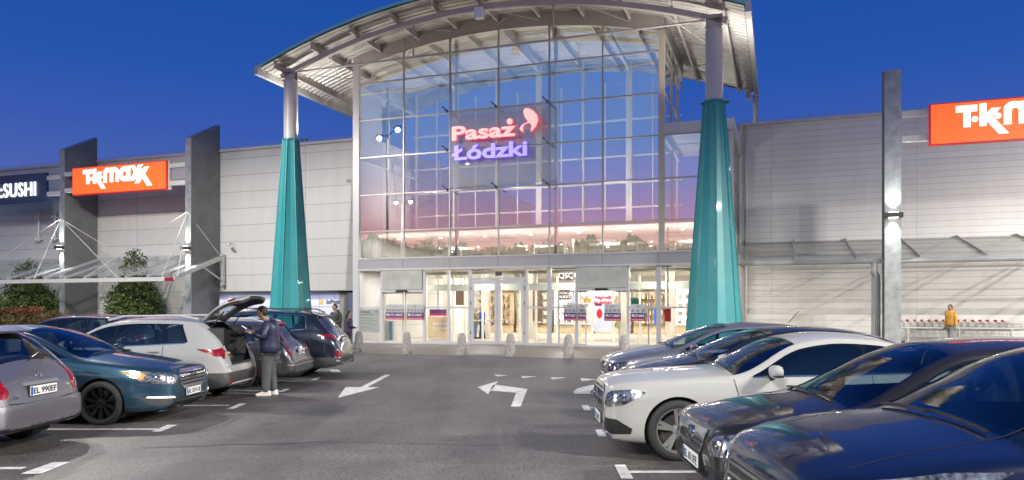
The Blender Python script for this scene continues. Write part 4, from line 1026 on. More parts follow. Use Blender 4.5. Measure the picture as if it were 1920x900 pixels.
def build_car(spec, label, nose, yc, rz, group='parked cars'):
    """spec: dict of dimensions and outlines; d = distance behind the nose. Local x points forward, nose at x=0."""
    L, Wd = spec['L'], spec['W']; hw = Wd/2
    zt = pchip(spec['top']); zb = pchip(spec['belt']); zsf = pchip(spec.get('sill', [(0, .32), (.15, .21), (.6, .19), (L-.6, .22), (L-.15, .27), (L, .34)]))
    rf, rr, p0, p1 = spec.get('rf', .62), spec.get('rr', .5), spec.get('p0', .70), spec.get('p1', .76)
    crown = pchip(spec.get('crown', [(0, .02), (.3, .05), (spec['cowl'], .07), (spec['cowl']+.3, .12), (spec['rf0'], .07), (spec['rf1'], .07), (L-.3, .06), (L, .02)]))
    tumble = spec.get('tumble', .42)
    def pf(d):
        p = 1.0
        if d < rf: u = 1-d/rf; p = p0+(1-p0)*(1-u**2.4)**(1/2.2)
        e = L-d
        if e < rr: u = 1-max(e, 0)/rr; p = min(p, p1+(1-p1)*(1-u**2.6)**(1/2.2))
        return p
    nb, ng, nt_ = 18, 13, 12
    def section(d):
        p = pf(d); zs, b, T = zsf(d), zb(d), zt(d); w = hw*p; rows = []
        rows += [(0, zs), (.5*w, zs), (.85*w, zs)]
        for k in range(nb+1): f = k/nb; rows.append((w*SF(f), zs+f*(b-zs)))
        wb = w*SF(1); zr = max(b+.012, T-crown(d)); wr = (wb-.035-tumble*(zr-b))
        for k in range(1, ng+1): g = k/ng; rows.append((wb+(wr-wb)*g+.018*math.sin(PI*g)*min(1, (zr-b)/.3), b+(zr-b)*g))
        for k in range(1, nt_+1): h = k/nt_; rows.append((wr*(1-h), zr+(max(T, zr+.002)-zr)*(1-(1-h)**2.3)))
        return rows, zr, wr
    ds = [0, .004, .012, .025, .042, .065, .095, .13, .17, .215, .265, .32]
    d = .36
    while d < L-.34: ds.append(d); d += .042
    ds += [L-q for q in (.32, .265, .215, .17, .13, .095, .065, .042, .025, .012, .004, 0)]
    S = [section(d)[0] for d in ds]; nr = len(S[0])
    verts = []; faces = []; idx = {}
    for i, d in enumerate(ds):
        for j, (y, z) in enumerate(S[i]):
            idx[i, j, 1] = len(verts); verts.append((-d, y, z))
            if j in (0, nr-1): idx[i, j, -1] = idx[i, j, 1]
            else: idx[i, j, -1] = len(verts); verts.append((-d, -y, z))
    for i in range(len(ds)-1):
        for j in range(nr-1):
            for sd in (1, -1):
                q = (idx[i, j, sd], idx[i+1, j, sd], idx[i+1, j+1, sd], idx[i, j+1, sd]); faces.append(q if sd == 1 else q[::-1])
    for i, fl in ((0, 0), (len(ds)-1, 1)):
        loop = [idx[i, j, 1] for j in range(nr)]+[idx[i, j, -1] for j in range(nr-2, 0, -1)]; faces.append(tuple(loop if fl else loop[::-1]))
    me = bpy.data.meshes.new('tmpcar'); me.from_pydata(verts, [], faces); me.update()
    bm = bmesh.new(); bm.from_mesh(me); bmesh.ops.recalc_face_normals(bm, faces=bm.faces)
    bm.normal_update()
    bvh = BVHTree.FromBMesh(bm)
    kd = KDTree(len(bm.verts)); nv = []
    lay = bm.faces.layers.int.new('part'); cand = bm.faces.layers.int.new('cand')
    capf = [f for f in bm.faces if len(f.verts) > 8]
    for v in bm.verts: kd.insert(v.co, v.index); nv.append(v.normal.copy())
    kd.balance()
    def nrm(co):
        acc = Vector()
        for c, i, dist in kd.find_n(co, 4): acc += nv[i]*(1/(dist+.002))
        return acc.normalized()
    root = thing(spec['name'], label, 'car', (nose, yc, 0), rz, group)
    # ---- cutting windows and arches out of the shell
    def cut(poly, pick, axes):
        def bb(f):
            q0 = [v.co[axes[0]] for v in f.verts]; q1 = [v.co[axes[1]] for v in f.verts]
            return (min(q0), max(q0), min(q1), max(q1))
        cf = {f: bb(f) for f in bm.faces if f[cand]}
        for i in range(len(poly)):
            a, b = poly[i-1], poly[i]
            if math.hypot(a[0]-b[0], a[1]-b[1]) < 1e-4: continue
            lo = [min(a[k], b[k])-.012 for k in (0, 1)]; hi = [max(a[k], b[k])+.012 for k in (0, 1)]
            fs = []
            fs = [f for f, q in cf.items() if q[1] >= lo[0] and q[0] <= hi[0] and q[3] >= lo[1] and q[2] <= hi[1]]
            for f in fs: del cf[f]
            fs = [f for f in fs if f.is_valid]
            if not fs: continue
            no = Vector((0, 0, 0)); no[axes[0]] = -(b[1]-a[1]); no[axes[1]] = b[0]-a[0]
            co = Vector((0, 0, 0)); co[axes[0]] = a[0]; co[axes[1]] = a[1]
            es = set(e for f in fs for e in f.edges); vs_ = set(v for f in fs for v in f.verts)
            r = bmesh.ops.bisect_plane(bm, geom=list(fs)+list(es)+list(vs_), dist=1e-5, plane_co=co, plane_no=no.normalized())
            for g_ in r['geom']:
                if isinstance(g_, bmesh.types.BMFace): cf[g_] = bb(g_)
    if spec.get('lowtrim'):
        for co, no in (((0, 0, spec['lowtrim'][0]), (0, 0, 1)), ((0, 0, spec['lowtrim'][1]), (0, 0, 1)), ((-(L-.75), 0, 0), (1, 0, 0)), ((-.5, 0, 0), (1, 0, 0))):
            bmesh.ops.bisect_plane(bm, geom=list(bm.faces)+list(bm.edges)+list(bm.verts), dist=1e-5, plane_co=co, plane_no=no)
    names = ['body']
    def region(outer, inners, pick, axes, outer_name, inner_names):
        xs = [p[0] for p in outer]; ys = [p[1] for p in outer]
        def settag():
            bm.normal_update()
            for f in bm.faces:
                c = f.calc_center_median(); f[cand] = int(bool(pick(f, c)) and min(xs)-.1 < c[axes[0]] < max(xs)+.1 and min(ys)-.1 < c[axes[1]] < max(ys)+.1)
        settag(); cut(outer, pick, axes)
        for P in inners: settag(); cut(P, pick, axes)
        settag()
        for f in bm.faces:
            if not f[cand]: continue
            c = f.calc_center_median(); a = (c[axes[0]], c[axes[1]])
            if not inside_poly(a[0], a[1], outer): continue
            nm = outer_name
            for P, n_ in zip(inners, inner_names):
                if inside_poly(a[0], a[1], P): nm = n_
            if nm not in names: names.append(nm)
            f[lay] = names.index(nm)
    # side windows
    def side(f, c): return abs(f.normal.y) > .35 and abs(c.y) > .3
    def zrail(d): return section(d)[1]
    dA, dZ = spec['win'][0], spec['win'][-1]; lean = spec.get('winlean', .12)
    def band(a, b, ins, fa=None, fb=None):
        """outline between distances a..b, inset from belt and rail"""
        lo, hi = [], []
        n_ = max(3, int((b-a)/.14))
        for k in range(n_+1):
            d = a+(b-a)*k/n_; z0 = zb(d)+.025+ins; z1 = zrail(d)-.045-ins
            if z1 < z0+.02: z1 = z0+.02
            lo.append((-d, z0)); hi.append((-d, z1))
        # slope the ends (pillars lean)
        def sh(p, d, sl): return (p[0]+sl, p[1])
        fa = fa or 0; fb = fb or 0
        hi[0] = (hi[0][0]-fa, min(hi[0][1], zrail(-(hi[0][0]-fa))-.045-ins)) ; lo[-1] = (lo[-1][0], lo[-1][1]); hi[-1] = (hi[-1][0]+fb, hi[-1][1])
        return rounded(lo+hi[::-1], .05, 3)
    win = spec['win']; inn = []; nms = []
    outer = band(dA, dZ, 0, 0, spec.get('rearlean', .15))
    for k in range(len(win)-1):
        a = win[k]+(.03 if k else .07); b = win[k+1]-(.03 if k < len(win)-2 else .06)
        inn.append(band(a, b, .018, 0, spec.get('rearlean', .15) if k == len(win)-2 else 0)); nms.append('side_window%d' % k)
    region(outer, inn, side, (0, 2), 'window_surround', nms)
    # windscreen and rear window
    def screen(d0, d1, front, nmo, nmi, mi, mo=.05):
        def outline(ins):
            n_ = 7; a = d0+ins*1.1; b = d1-ins*1.1; Lp = []
            def pt(d, y):
                r = section(d)[0][-nt_-1:]; ys_ = [q[0] for q in r][::-1]; zs_ = [q[1] for q in r][::-1]
                return (y, float(np.interp(abs(y), ys_, zs_)))
            w0, w1 = section(a)[2]-mo-ins, section(b)[2]-mo-ins
            for k in range(9): y = -w0+2*w0*k/8; Lp.append((-a, y))
            for k in range(1, n_): d = a+(b-a)*k/n_; Lp.append((-d, section(d)[2]-mo-ins))
            for k in range(9): y = w1-2*w1*k/8; Lp.append((-b, y))
            for k in range(n_-1, 0, -1): d = a+(b-a)*k/n_; Lp.append((-d, -(section(d)[2]-mo-ins)))
            return rounded(Lp, .05, 2) if False else Lp
        def pick(f, c): return f.normal.z > .12 and abs(f.normal.x) > .1 and c.z > zb(-c.x)
        region(outline(0), [outline(mi)], pick, (0, 1), nmo, [nmi])
    screen(spec['cowl']+.02, spec['rf0']-.02, True, 'windscreen_border', 'windscreen', .035)
    if 'rear' in spec: screen(spec['rear'][0], spec['rear'][1], False, 'rear_window_border', 'rear_window', .04, spec.get('rearmargin', .07))
    # wheel arches
    wr_, ar = spec['wheel'], spec['wheel']+.04
    wx = (-spec['axles'][0], -spec['axles'][1])
    for x in wx:
        P = [(x+ar*math.cos(a), max(wr_+ar*math.sin(a), .0)) for a in np.linspace(0, 2*PI, 30, endpoint=False)]
        P = [(x+ar*math.cos(a), wr_+ar*math.sin(a)) for a in np.linspace(-.75, PI+.75, 26)]+[(x-ar*.7, -.2), (x+ar*.7, -.2)]
        region(P, [], lambda f, c: abs(c.y) > hw*.45 and c.z < .9, (0, 2), 'cutaway', [])
    if 'boot_open' in spec:
        bo = spec['boot_open']
        P = rounded([(-.52, bo[0]), (.52, bo[0]), (.55, bo[1]*.6+bo[0]*.4), (.46, bo[1]), (-.46, bo[1]), (-.55, bo[1]*.6+bo[0]*.4)], .06, 3)
        region(P, [], lambda f, c: -c.x > L-.75 and f.normal.x < -.05, (1, 2), 'cutaway', [])
    bmesh.ops.triangulate(bm, faces=[f for f in bm.faces if len(f.verts) > 8])
    pm = spec['paint']; gm = M[spec.get('glass', 'carglass')]
    mats = {'body': pm, 'window_surround': M['glossblack'], 'windscreen_border': M['glossblack'], 'rear_window_border': M['glossblack'], 'windscreen': M['carglass'], 'rear_window': gm}
    def emit_part(fs, name, m, parent, inset=0.0):
        vm = {}; vs_ = []; ff = []
        for f in fs:
            q = []
            for v in f.verts:
                if v.index not in vm: vm[v.index] = len(vs_); n_ = nrm(v.co); vs_.append((v.co-n_*inset, n_))
                q.append(vm[v.index])
            ff.append(q)
        me_ = bpy.data.meshes.new(name); me_.from_pydata([tuple(a) for a, _ in vs_], [], ff); me_.update(); me_.shade_smooth(); me_.materials.append(m)
        me_.normals_split_custom_set_from_vertices([tuple(n_) for _, n_ in vs_])
        o = bpy.data.objects.new(name, me_); COL.objects.link(o); o.parent = parent; return o
    bm.verts.index_update(); bm.faces.ensure_lookup_table()
    by = {}
    for f in bm.faces: by.setdefault(names[f[lay]], []).append(f)
    lowtrim = spec.get('lowtrim')
    for nm, fs in by.items():
        if nm == 'cutaway': continue
        if nm == 'body':
            under = [f for f in fs if f.normal.z < -.9 and f.calc_center_median().z < .4]
            us = set(f.index for f in under); fs = [f for f in fs if f.index not in us]
            if lowtrim:
                tr_ = [f for f in fs if f.calc_center_median().z < (lowtrim[1] if (-f.calc_center_median().x > L-.75 or -f.calc_center_median().x < .5) else lowtrim[0])]
                ts = set(f.index for f in tr_); fs = [f for f in fs if f.index not in ts]; emit_part(tr_, 'lower_cladding', lowtrim[2], root)
            emit_part(fs, 'body', pm, root); emit_part(under, 'underbody', M['black'], root)
        elif nm.startswith('side_window'):
            for sd in (1, -1): emit_part([f for f in fs if f.calc_center_median().y*sd > 0], 'side_window', gm, root, .004)
        elif nm == 'window_surround':
            for sd in (1, -1): emit_part([f for f in fs if f.calc_center_median().y*sd > 0], 'window_surround', M['glossblack'], root, .002)
        else: emit_part(fs, nm, mats[nm], root, .003 if nm in ('windscreen', 'rear_window') else .002)
    bm.free(); bpy.data.meshes.remove(me)
    # ---- decals riding on the shell
    def tess(P, h=.045):
        b = bmesh.new(); f = b.faces.new([b.verts.new((p[0], p[1], 0)) for p in P]); bmesh.ops.triangulate(b, faces=[f])
        for _ in range(5):
            es = [e for e in b.edges if e.calc_length() > h]
            if not es: break
            bmesh.ops.subdivide_edges(b, edges=es, cuts=1); bmesh.ops.triangulate(b, faces=[f for f in b.faces if len(f.verts) > 3])
        return b
    def ride(P, mapper, name, m, parent=root, off=.004, h=.05, skirt=.012):
        b = tess(P, h); ok = []
        for v in b.verts:
            o_, d_ = mapper(v.co.x, v.co.y); hit = bvh.ray_cast(o_, d_)
            ok.append((hit[0], hit[1], d_) if hit[0] else None)
        good = [k for k in ok if k]
        if not good: b.free(); return None
        for v, k in zip(b.verts, ok):
            if k is None: k = min(good, key=lambda g_: (g_[0]-mapper(v.co.x, v.co.y)[0]).length)
            n_ = nrm(k[0]); 
            if n_.dot(k[2]) > 0: n_ = -n_
            v.co = k[0]+n_*off; v.normal = n_
        be = [e for e in b.edges if e.is_boundary]
        nd = sum((k[2] for k in good), Vector()).normalized()
        r = bmesh.ops.extrude_edge_only(b, edges=be)
        for v in [g_ for g_ in r['geom'] if isinstance(g_, bmesh.types.BMVert)]: v.co += nd*skirt
        bmesh.ops.recalc_face_normals(b, faces=b.faces)
        me_ = bpy.data.meshes.new(name); b.to_mesh(me_); b.free(); me_.materials.append(m)
        for p in me_.polygons: p.use_smooth = True
        me_.set_sharp_from_angle(angle=R(50))
        o = bpy.data.objects.new(name, me_); COL.objects.link(o); o.parent = parent; return o
    def contour(end):
        """plan outline from the centre of nose/tail outwards; returns points, cumulative length, normals"""
        pts = []
        for d in np.concatenate([np.linspace(0, .04, 9), np.linspace(.06, 1.6, 60)]):
            dd = d if end == 'f' else L-d; pts.append((-dd, hw*pf(dd)*.985))
        pts = [(pts[0][0], pts[0][1]*q) for q in np.linspace(0, .95, 12)]+pts
        P = np.array(pts); seg = np.r_[0, np.cumsum(np.hypot(*np.diff(P, axis=0).T))]
        tg = np.gradient(P, axis=0); tg /= np.hypot(tg[:, 0], tg[:, 1])[:, None]
        nx, ny = (tg[:, 1], -tg[:, 0]) if end == 'f' else (-tg[:, 1], tg[:, 0])
        k = 9; ker = np.ones(k)/k
        nx = np.convolve(np.pad(nx, k//2, mode='edge'), ker, 'valid'); ny = np.convolve(np.pad(ny, k//2, mode='edge'), ker, 'valid')
        return P, seg, nx, ny
    CF, CR = contour('f'), contour('r')
    def wrap(end, sd=1):
        P, seg, nx, ny = CF if end == 'f' else CR
        def mp_(a, z):
            s_ = -1 if a < 0 else 1; a = abs(a)
            p = Vector((np.interp(a, seg, P[:, 0]), np.interp(a, seg, P[:, 1])*s_*sd, z)); n_ = Vector((np.interp(a, seg, nx), abs(np.interp(a, seg, ny))*s_*sd, 0)).normalized()
            return p+n_*.6, -n_
        return mp_
    def sidemap(sd): return lambda d, z: (Vector((-d, sd*(hw+.5), z)), Vector((0, -sd, 0)))
    def topmap(d, y): return Vector((-d, y, 3)), Vector((0, 0, -1))
    def xmap(end): return lambda y, z: (Vector(((1 if end == 'f' else -L-1), y, z)), Vector(((-1 if end == 'f' else 1), 0, 0)))
    K = dict(root=root, ride=ride, wrap=wrap, side=sidemap, top=topmap, xmap=xmap, nrm=nrm, bvh=bvh, L=L, hw=hw, zb=zb, zt=zt, section=section, rounded=rounded)
    # seams
    def strip(pts, w=.011): 
        out = []; pts = [Vector(p) for p in pts]
        l_, r_ = [], []
        for i, p in enumerate(pts):
            t_ = (pts[min(i+1, len(pts)-1)]-pts[max(i-1, 0)]).normalized(); n_ = Vector((-t_.y, t_.x))*w/2; l_.append(p+n_); r_.append(p-n_)
        return [(q.x, q.y) for q in l_+r_[::-1]]
    K['strip'] = strip
    for sd in (1, -1):
        for d_, sl in spec['seams']: 
            ride(strip([(d_+sl*.5, .30), (d_+sl, .45), (d_, zb(d_)+.0)]), sidemap(sd), 'door_seam', M['black'], off=.0015, skirt=.0)
        ride(strip([(spec['seams'][0][0]+.02, .31), (spec['seams'][-1][0]-.02, .31)]), sidemap(sd), 'door_seam', M['black'], off=.0015, skirt=.0)
        for d_, z_ in spec['handles']:
            hit = bvh.ray_cast(Vector((-d_, sd*3, z_)), Vector((0, -sd, 0)))
            if hit[0]:
                MB().box(-.10, .10, -.012, .022, -.016, .016).obj('door_handle', spec.get('handlem', pm), root, bevel=.007, loc=(hit[0].x, hit[0].y+sd*.018, hit[0].z))
    if spec.get('chrome_line', True):
        for sd in (1, -1):
            pts = [(d_, zb(d_)+.018) for d_ in np.linspace(dA+.02, dZ-.05, 14)]
            ride(strip(pts, .016), sidemap(sd), 'window_trim', M['chrome'], off=.004, skirt=.003)
        if spec.get('chrome_loop'):
            for sd in (1, -1):
                pts = [(d_, zrail(d_)-.04) for d_ in np.linspace(dA+.15, dZ-spec.get('rearlean', .15), 14)]+[(dZ-.02, (zb(dZ)+zrail(dZ))/2), (dZ, zb(dZ)+.03)]
                ride(strip(pts, .02), sidemap(sd), 'window_trim', M['chrome'], off=.004, skirt=.003)
    # wheels
    def wheel_meshes():
        R0 = wr_; rw = spec.get('rim', R0*.70); tw = spec.get('tw', .115)
        ty = MB().lathe([(rw, -tw*.9), (rw+.03, -tw), (R0-.035, -tw), (R0-.008, -tw*.82), (R0, -tw*.5), (R0, tw*.5), (R0-.008, tw*.82), (R0-.035, tw), (rw+.03, tw), (rw, tw*.9)], 48, 'y', closed=True).mesh('tyre', M['rubber'], smooth=R(40))
        rmm = M[spec.get('rimmat', 'rimsilver')]
        rim = MB().lathe([(rw-.02, -tw*.9), (rw-.005, tw*.93), (rw+.006, tw*.95), (rw+.006, tw*.80)], 40, 'y', closed=True)
        n_ = spec.get('spokes', 5); dbl = spec.get('double', False)
        for k in range(n_):
            for off_ in ((-.13, .13) if dbl else (0,)):
                a = 2*PI*k/n_+.3; a2 = a+off_*(1.0 if dbl else 0); wi, wo_ = spec.get('sw', (.05, .07))
                c0 = Vector((math.cos(a)*.045, 0, math.sin(a)*.045)); c1 = Vector((math.cos(a2)*(rw-.01), 0, math.sin(a2)*(rw-.01)))
                t_ = (c1-c0).normalized(); s_ = Vector((-t_.z, 0, t_.x))
                y0, y1 = tw*.62, tw*.88
                vs_ = [c0-s_*wi/2+Vector((0, y0, 0)), c0+s_*wi/2+Vector((0, y0, 0)), c1+s_*wo_/2+Vector((0, y1, 0)), c1-s_*wo_/2+Vector((0, y1, 0))]
                vs2 = [v-Vector((0, .035, 0)) for v in vs_]
                rim.add(vs_+vs2, [(0,1,2,3),(7,6,5,4),(0,4,5,1),(1,5,6,2),(2,6,7,3),(3,7,4,0)])
        rim.lathe([(.001, tw*.72), (.032, tw*.72), (.036, tw*.66), (.065, tw*.6), (.07, tw*.3)], 20, 'y')
        rmesh = rim.mesh('rim', rmm, smooth=R(30))
        bk_ = MB().lathe([(.001, tw*.2), (rw*.78, tw*.2), (rw*.78, tw*.05), (.001, tw*.05)], 28, 'y').lathe([(.001, -tw*.2), (rw-.01, -tw*.2), (rw-.01, -tw*.3), (.001, -tw*.3)], 28, 'y').mesh('brake_disc', M['darkgrey'] if spec.get('rimmat') == 'rimdark' else mat('disc', (.12, .11, .1), .4, .7), smooth=R(40))
        return ty, rmesh, bk_
    tm_, rm_, bm_ = wheel_meshes()
    for x in wx:
        for sd in (1, -1):
            w_ = empty('wheel', (x, sd*(hw-.125), wr_), 0 if sd > 0 else PI, root)
            for nm_, me_ in (('tyre', tm_), ('rim', rm_), ('brake_disc', bm_)):
                o = bpy.data.objects.new(nm_, me_); COL.objects.link(o); o.parent = w_
            lin = MB(); n_ = 22; ri = ar+.004
            for k in range(n_):
                a0, a1 = -.6+(PI+1.2)*k/n_, -.6+(PI+1.2)*(k+1)/n_
                lin.quad((ri*math.cos(a0), -.26, ri*math.sin(a0)), (ri*math.cos(a1), -.26, ri*math.sin(a1)), (ri*math.cos(a1), .085, ri*math.sin(a1)), (ri*math.cos(a0), .085, ri*math.sin(a0)))
            lin.poly([(ri*math.cos(a), -.26, ri*math.sin(a)) for a in np.linspace(-.6, PI+.6, 22)])
            l_ = lin.obj('arch_liner', M['black'], root, fix=False); l_.location = (x, sd*(hw-.125), wr_); l_.scale = (1, sd, 1)
    # mirrors
    for sd in (1, -1):
        dm = spec.get('mirror', dA+.12); zm = zb(dm)+.085; y0 = hw*.93
        b = MB(); b.sphere((0, 0, 0), (.085, .13, .085), 16, 10)
        for i, v in enumerate(b.v):
            x, y, z = v; q = (abs(x/.085)**3+abs(y/.13)**3+abs(z/.085)**3)**(1/3.0)+1e-6; x, y, z = x/q*.92, y/q*.95, z/q*.86
            if x < -.035: x = -.035
            b.v[i] = (x, y, z*(1-.25*max(0, y*sd)/.13))
        mo = b.obj('mirror', spec.get('mirrorm', pm), root, smooth=R(50), loc=(-dm, sd*(y0+.16), zm))
        MB().box(-.038, -.034, -.1, .1, -.055, .055).obj('mirror_glass', M['chrome'], mo)
        MB().beam((0, -sd*.17, -.08), (0, -sd*.03, -.04), .06, .035).obj('mirror_arm', M['black'], mo)
        if spec.get('mirror_chrome'): MB().box(-.03, .06, -.12, .12, -.052, -.035).obj('mirror_trim', M['chrome'], mo)
    # cabin
    c0, c1 = spec['cowl'], dZ
    cb = MB(); cb.box(-(c1+.25 if 'boot_open' not in spec else L-.25), -(c0+.1), -hw*.82, hw*.82, .30, .40); cb.obj('cabin_floor', M['cabinm'], root)
    zd = zb(c0+.3)
    MB().prism([(-(c0+.02), zd-.3), (-(c0+.05), zd-.02), (-(c0+.35), zd+.03), (-(c0+.62), zd-.04), (-(c0+.60), zd-.3)], -hw*.80, hw*.80).obj('dashboard', M['cabinm'], root)
    xs_ = -(c0+.78)
    MB().lathe([(.18, -.012), (.195, 0), (.18, .012), (.165, 0)], 22, 'x', closed=True).box(-.01, .01, -.17, .17, -.02, .02).obj('steering_wheel', M['black'], root, loc=(xs_, hw*.42, zd+.02)).rotation_euler = (0, R(-25), 0)
    hz = min(zrail(c0+1.35)-.10, 1.32)
    def seat(x, y, w):
        b = MB(); b.box(x-.28, x+.24, y-w/2, y+w/2, .42, .58)
        b.prism([(x-.26, .55), (x-.12, .55), (x-.26, hz-.2), (x-.36, hz-.2)], y-w/2, y+w/2); 
        b.obj('seat', M['seatm'], root, bevel=.03)
        hr = MB(); k = 1 if w < .8 else 3
        for q in range(k): yy = y if k == 1 else y-w/2+w*(q+.5)/3; hr.box(x-.38, x-.30, yy-.12, yy+.12, hz-.16, hz)
        hr.obj('headrest', M['seatm'], root, bevel=.025)
    seat(-(c0+1.32), hw*.42, .48); seat(-(c0+1.32), -hw*.42, .48)
    if spec.get('rearseat', True): seat(-(c0+2.2), 0, 1.2)
    if spec.get('wipers', True):
        for y0_, y1_ in ((hw*.55, -hw*.02), (-hw*.02, -hw*.6)):
            pts = []
            for k in range(7):
                f = k/6; hit = bvh.ray_cast(Vector((-(c0+.03+.02*f), y0_+(y1_-y0_)*f, 3)), Vector((0, 0, -1)))
                if hit[0]: pts.append(tuple(hit[0]+Vector((.01, 0, .018))))
            if len(pts) > 2: MB().tube(pts, .011, 5).obj('wiper', M['black'], root)
    def plate(end, txt, z, y=0, blue=True, w=.52, tilt=0):
        hit = bvh.ray_cast(*xmap(end)(y, z)); x = hit[0].x if hit[0] else (0 if end == 'f' else -L); sx_ = 1 if end == 'f' else -1
        p = MB().box(-.008, .008, -w/2, w/2, -.057, .057).obj('number_plate', M['plate'], root, bevel=.003, loc=(x+sx_*.016, y, z))
        MB().box(-.012, .006, -w/2-.012, w/2+.012, -.068, .068).obj('plate_frame', M['black'], p, loc=(-sx_*.007, 0, 0))
        if blue: MB().box(-.002, .002, -.02, .02, -.05, .05).obj('blue_strip', M['plateblue'], p, loc=(sx_*.009, -sx_*(w/2-.027), 0))
        tx = text('lettering', txt, .098, M['ink'], p, (sx_*.0095, -sx_*(w/2-.055), -.036), (R(90), 0, R(90) if sx_ > 0 else R(-90)), ext=.001, off=.0022, spacing=1.0)
        xs2 = [v.co.x for v in tx.data.vertices]; tx.scale = ((w-.075)/(max(xs2)-min(xs2)), 1.0, 1); tx.location = (sx_*.0095, -sx_*(w/2-.053), -.036)
        return p
    K['plate'] = plate
    return K

def mirror2(P): return [(-a, z) for a, z in P][::-1]
def emblem_ring(K, end, y, z, r, kind):
    hit = K['bvh'].ray_cast(*K['xmap'](end)(y, z)); x = hit[0].x if hit[0] else 0; sx = 1 if end == 'f' else -1
    b = MB(); ry = r*(1.0 if kind in ('vw', 'star') else 1.45); n = 24; w = r*.14
    def el(a, q): return (sx*.012, q*ry*math.cos(a), q*r*math.sin(a))
    for k in range(n):
        a0, a1 = 2*PI*k/n, 2*PI*(k+1)/n
        p = [el(a0, 1), el(a1, 1), el(a1, 1-.16), el(a0, 1-.16)]; b.add(p+[(v[0]-sx*.012, v[1], v[2]) for v in p], [(0,1,2,3),(0,4,5,1),(2,6,7,3)])
    def bar(p, q, w=w): b.beam((sx*.008, p[0]*ry, p[1]*r), (sx*.008, q[0]*ry, q[1]*r), w, w*.6)
    if kind == 'vw': bar((-.35, .85), (0, .1)); bar((.35, .85), (0, .1)); bar((-.75, .5), (-.35, -.75)); bar((.75, .5), (.35, -.75)); bar((-.35, -.75), (0, 0)); bar((.35, -.75), (0, 0))
    elif kind == 'h': bar((-.45, .7), (-.3, -.7)); bar((.3, .7), (.45, -.7)); bar((-.35, -.1), (.35, .1))
    elif kind == 'star': bar((0, 0), (0, .9)); bar((0, 0), (.78, -.45)); bar((0, 0), (-.78, -.45))
    elif kind == 'oval':
        for k in range(n):
            a0, a1 = 2*PI*k/n, 2*PI*(k+1)/n
            b.beam((sx*.009, .42*ry*math.cos(a0), .85*r*math.sin(a0)), (sx*.009, .42*ry*math.cos(a1), .85*r*math.sin(a1)), w*.7, w*.5)
            b.beam((sx*.009, .82*ry*math.cos(a0), .35*r*math.sin(a0)+.35*r), (sx*.009, .82*ry*math.cos(a1), .35*r*math.sin(a1)+.35*r), w*.7, w*.5)
    elif kind == 'diamond': bar((-.5, 0), (0, .9)); bar((0, .9), (.5, 0)); bar((.5, 0), (0, -.9)); bar((0, -.9), (-.5, 0))
    b.obj('emblem', M['chrome'], K['root'], fix=False, loc=(x+sx*.012, y, z))
def lamps_front(K, P, inner=None, amber=None, m='lens_dark', glow=None):
    for sd in (1, -1):
        o = K['ride'](K['rounded'](P, .03, 3), K['wrap']('f', sd), 'headlight', M[m], off=.006)
        if not o: continue
        for a, z, r in inner or []:
            oo, dd = K['wrap']('f', sd)(a, z); h = K['bvh'].ray_cast(oo, dd)
            if h[0]: MB().sphere((0, 0, 0), (r*.45, r*.45, r*.45), 12, 8).obj('projector', M['lens_clear'], o, smooth=True, loc=tuple(h[0]-dd*.004)); 
            if h[0]: 
                rg = MB().lathe([(r, 0), (r, .006), (r*.75, .012), (r*.75, 0)], 20, 'x', closed=True).obj('projector_ring', M['chrome'], o, loc=tuple(h[0]-dd*.008)); rg.rotation_euler = (0, 0, math.atan2(-dd.y, -dd.x))
        if amber: K['ride'](amber, K['wrap']('f', sd), 'indicator', M['amber'], o, off=.010)
        if glow: K['ride'](glow, K['wrap']('f', sd), 'running_light', M['drl'], o, off=.011)
def grille(K, P, bars, m='black', bm='chrome', end='f', barw=.018, frame=True, name='grille'):
    g_ = K['ride'](P, K['wrap'](end), name, M[m], off=.004)
    if not g_: return
    zs = [p[1] for p in P]; z0, z1 = min(zs), max(zs)
    for k in range(bars):
        z = z0+(z1-z0)*(k+.5)/bars; xs = []
        for i in range(len(P)):
            a, b = P[i-1], P[i]
            if (a[1]-z)*(b[1]-z) < 0: xs.append(a[0]+(b[0]-a[0])*(z-a[1])/(b[1]-a[1]))
        if len(xs) >= 2:
            x0, x1 = min(xs)+.015, max(xs)-.015
            K['ride']([(x0, z-barw/2), (x1, z-barw/2), (x1, z+barw/2), (x0, z+barw/2)], K['wrap'](end), 'grille_bar', M[bm], g_, off=.016, skirt=.014)
    if frame:
        K['ride'](K['strip']([P[i] for i in list(range(len(P)))+[0]], .022), K['wrap'](end), 'grille_frame', M[bm], g_, off=.014, skirt=.012)

# 1 white coupe, right row
CAR = {}
merc = dict(name='coupe_car', L=4.83, W=1.86, cowl=1.42, rf0=2.22, rf1=3.2, wheel=.345, rim=.245, axles=(.79, 3.68), spokes=5, double=True, sw=(.045, .042), tumble=.46,
    top=[(0,.70),(.03,.80),(.1,.865),(.3,.92),(.8,.97),(1.25,1.0),(1.42,1.015),(1.75,1.17),(2.05,1.31),(2.3,1.385),(2.7,1.43),(3.1,1.41),(3.6,1.29),(4.0,1.15),(4.3,1.06),(4.6,1.03),(4.78,1.0),(4.83,.9)],
    belt=[(0,.62),(.08,.755),(.4,.855),(.9,.90),(1.42,.92),(2.4,.94),(3.4,.965),(4.2,.98),(4.7,.93),(4.83,.8)],
    win=[1.62,2.95,3.75], rear=(3.25,4.2), seams=[(1.42,.10),(2.98,.0)], handles=[(2.72,.80)], rearlean=.28, mirror=1.85, mirror_chrome=True,
    paint=paint('pearl_white', (.35,.347,.33), 0, .3), glass='carglassd', rf=.75, p0=.62, handlem=M['chrome'], rearseat=False)
K = build_car(merc, 'cream white coupe with five double spoke wheels in the right row', 1.08, 9.28, PI)
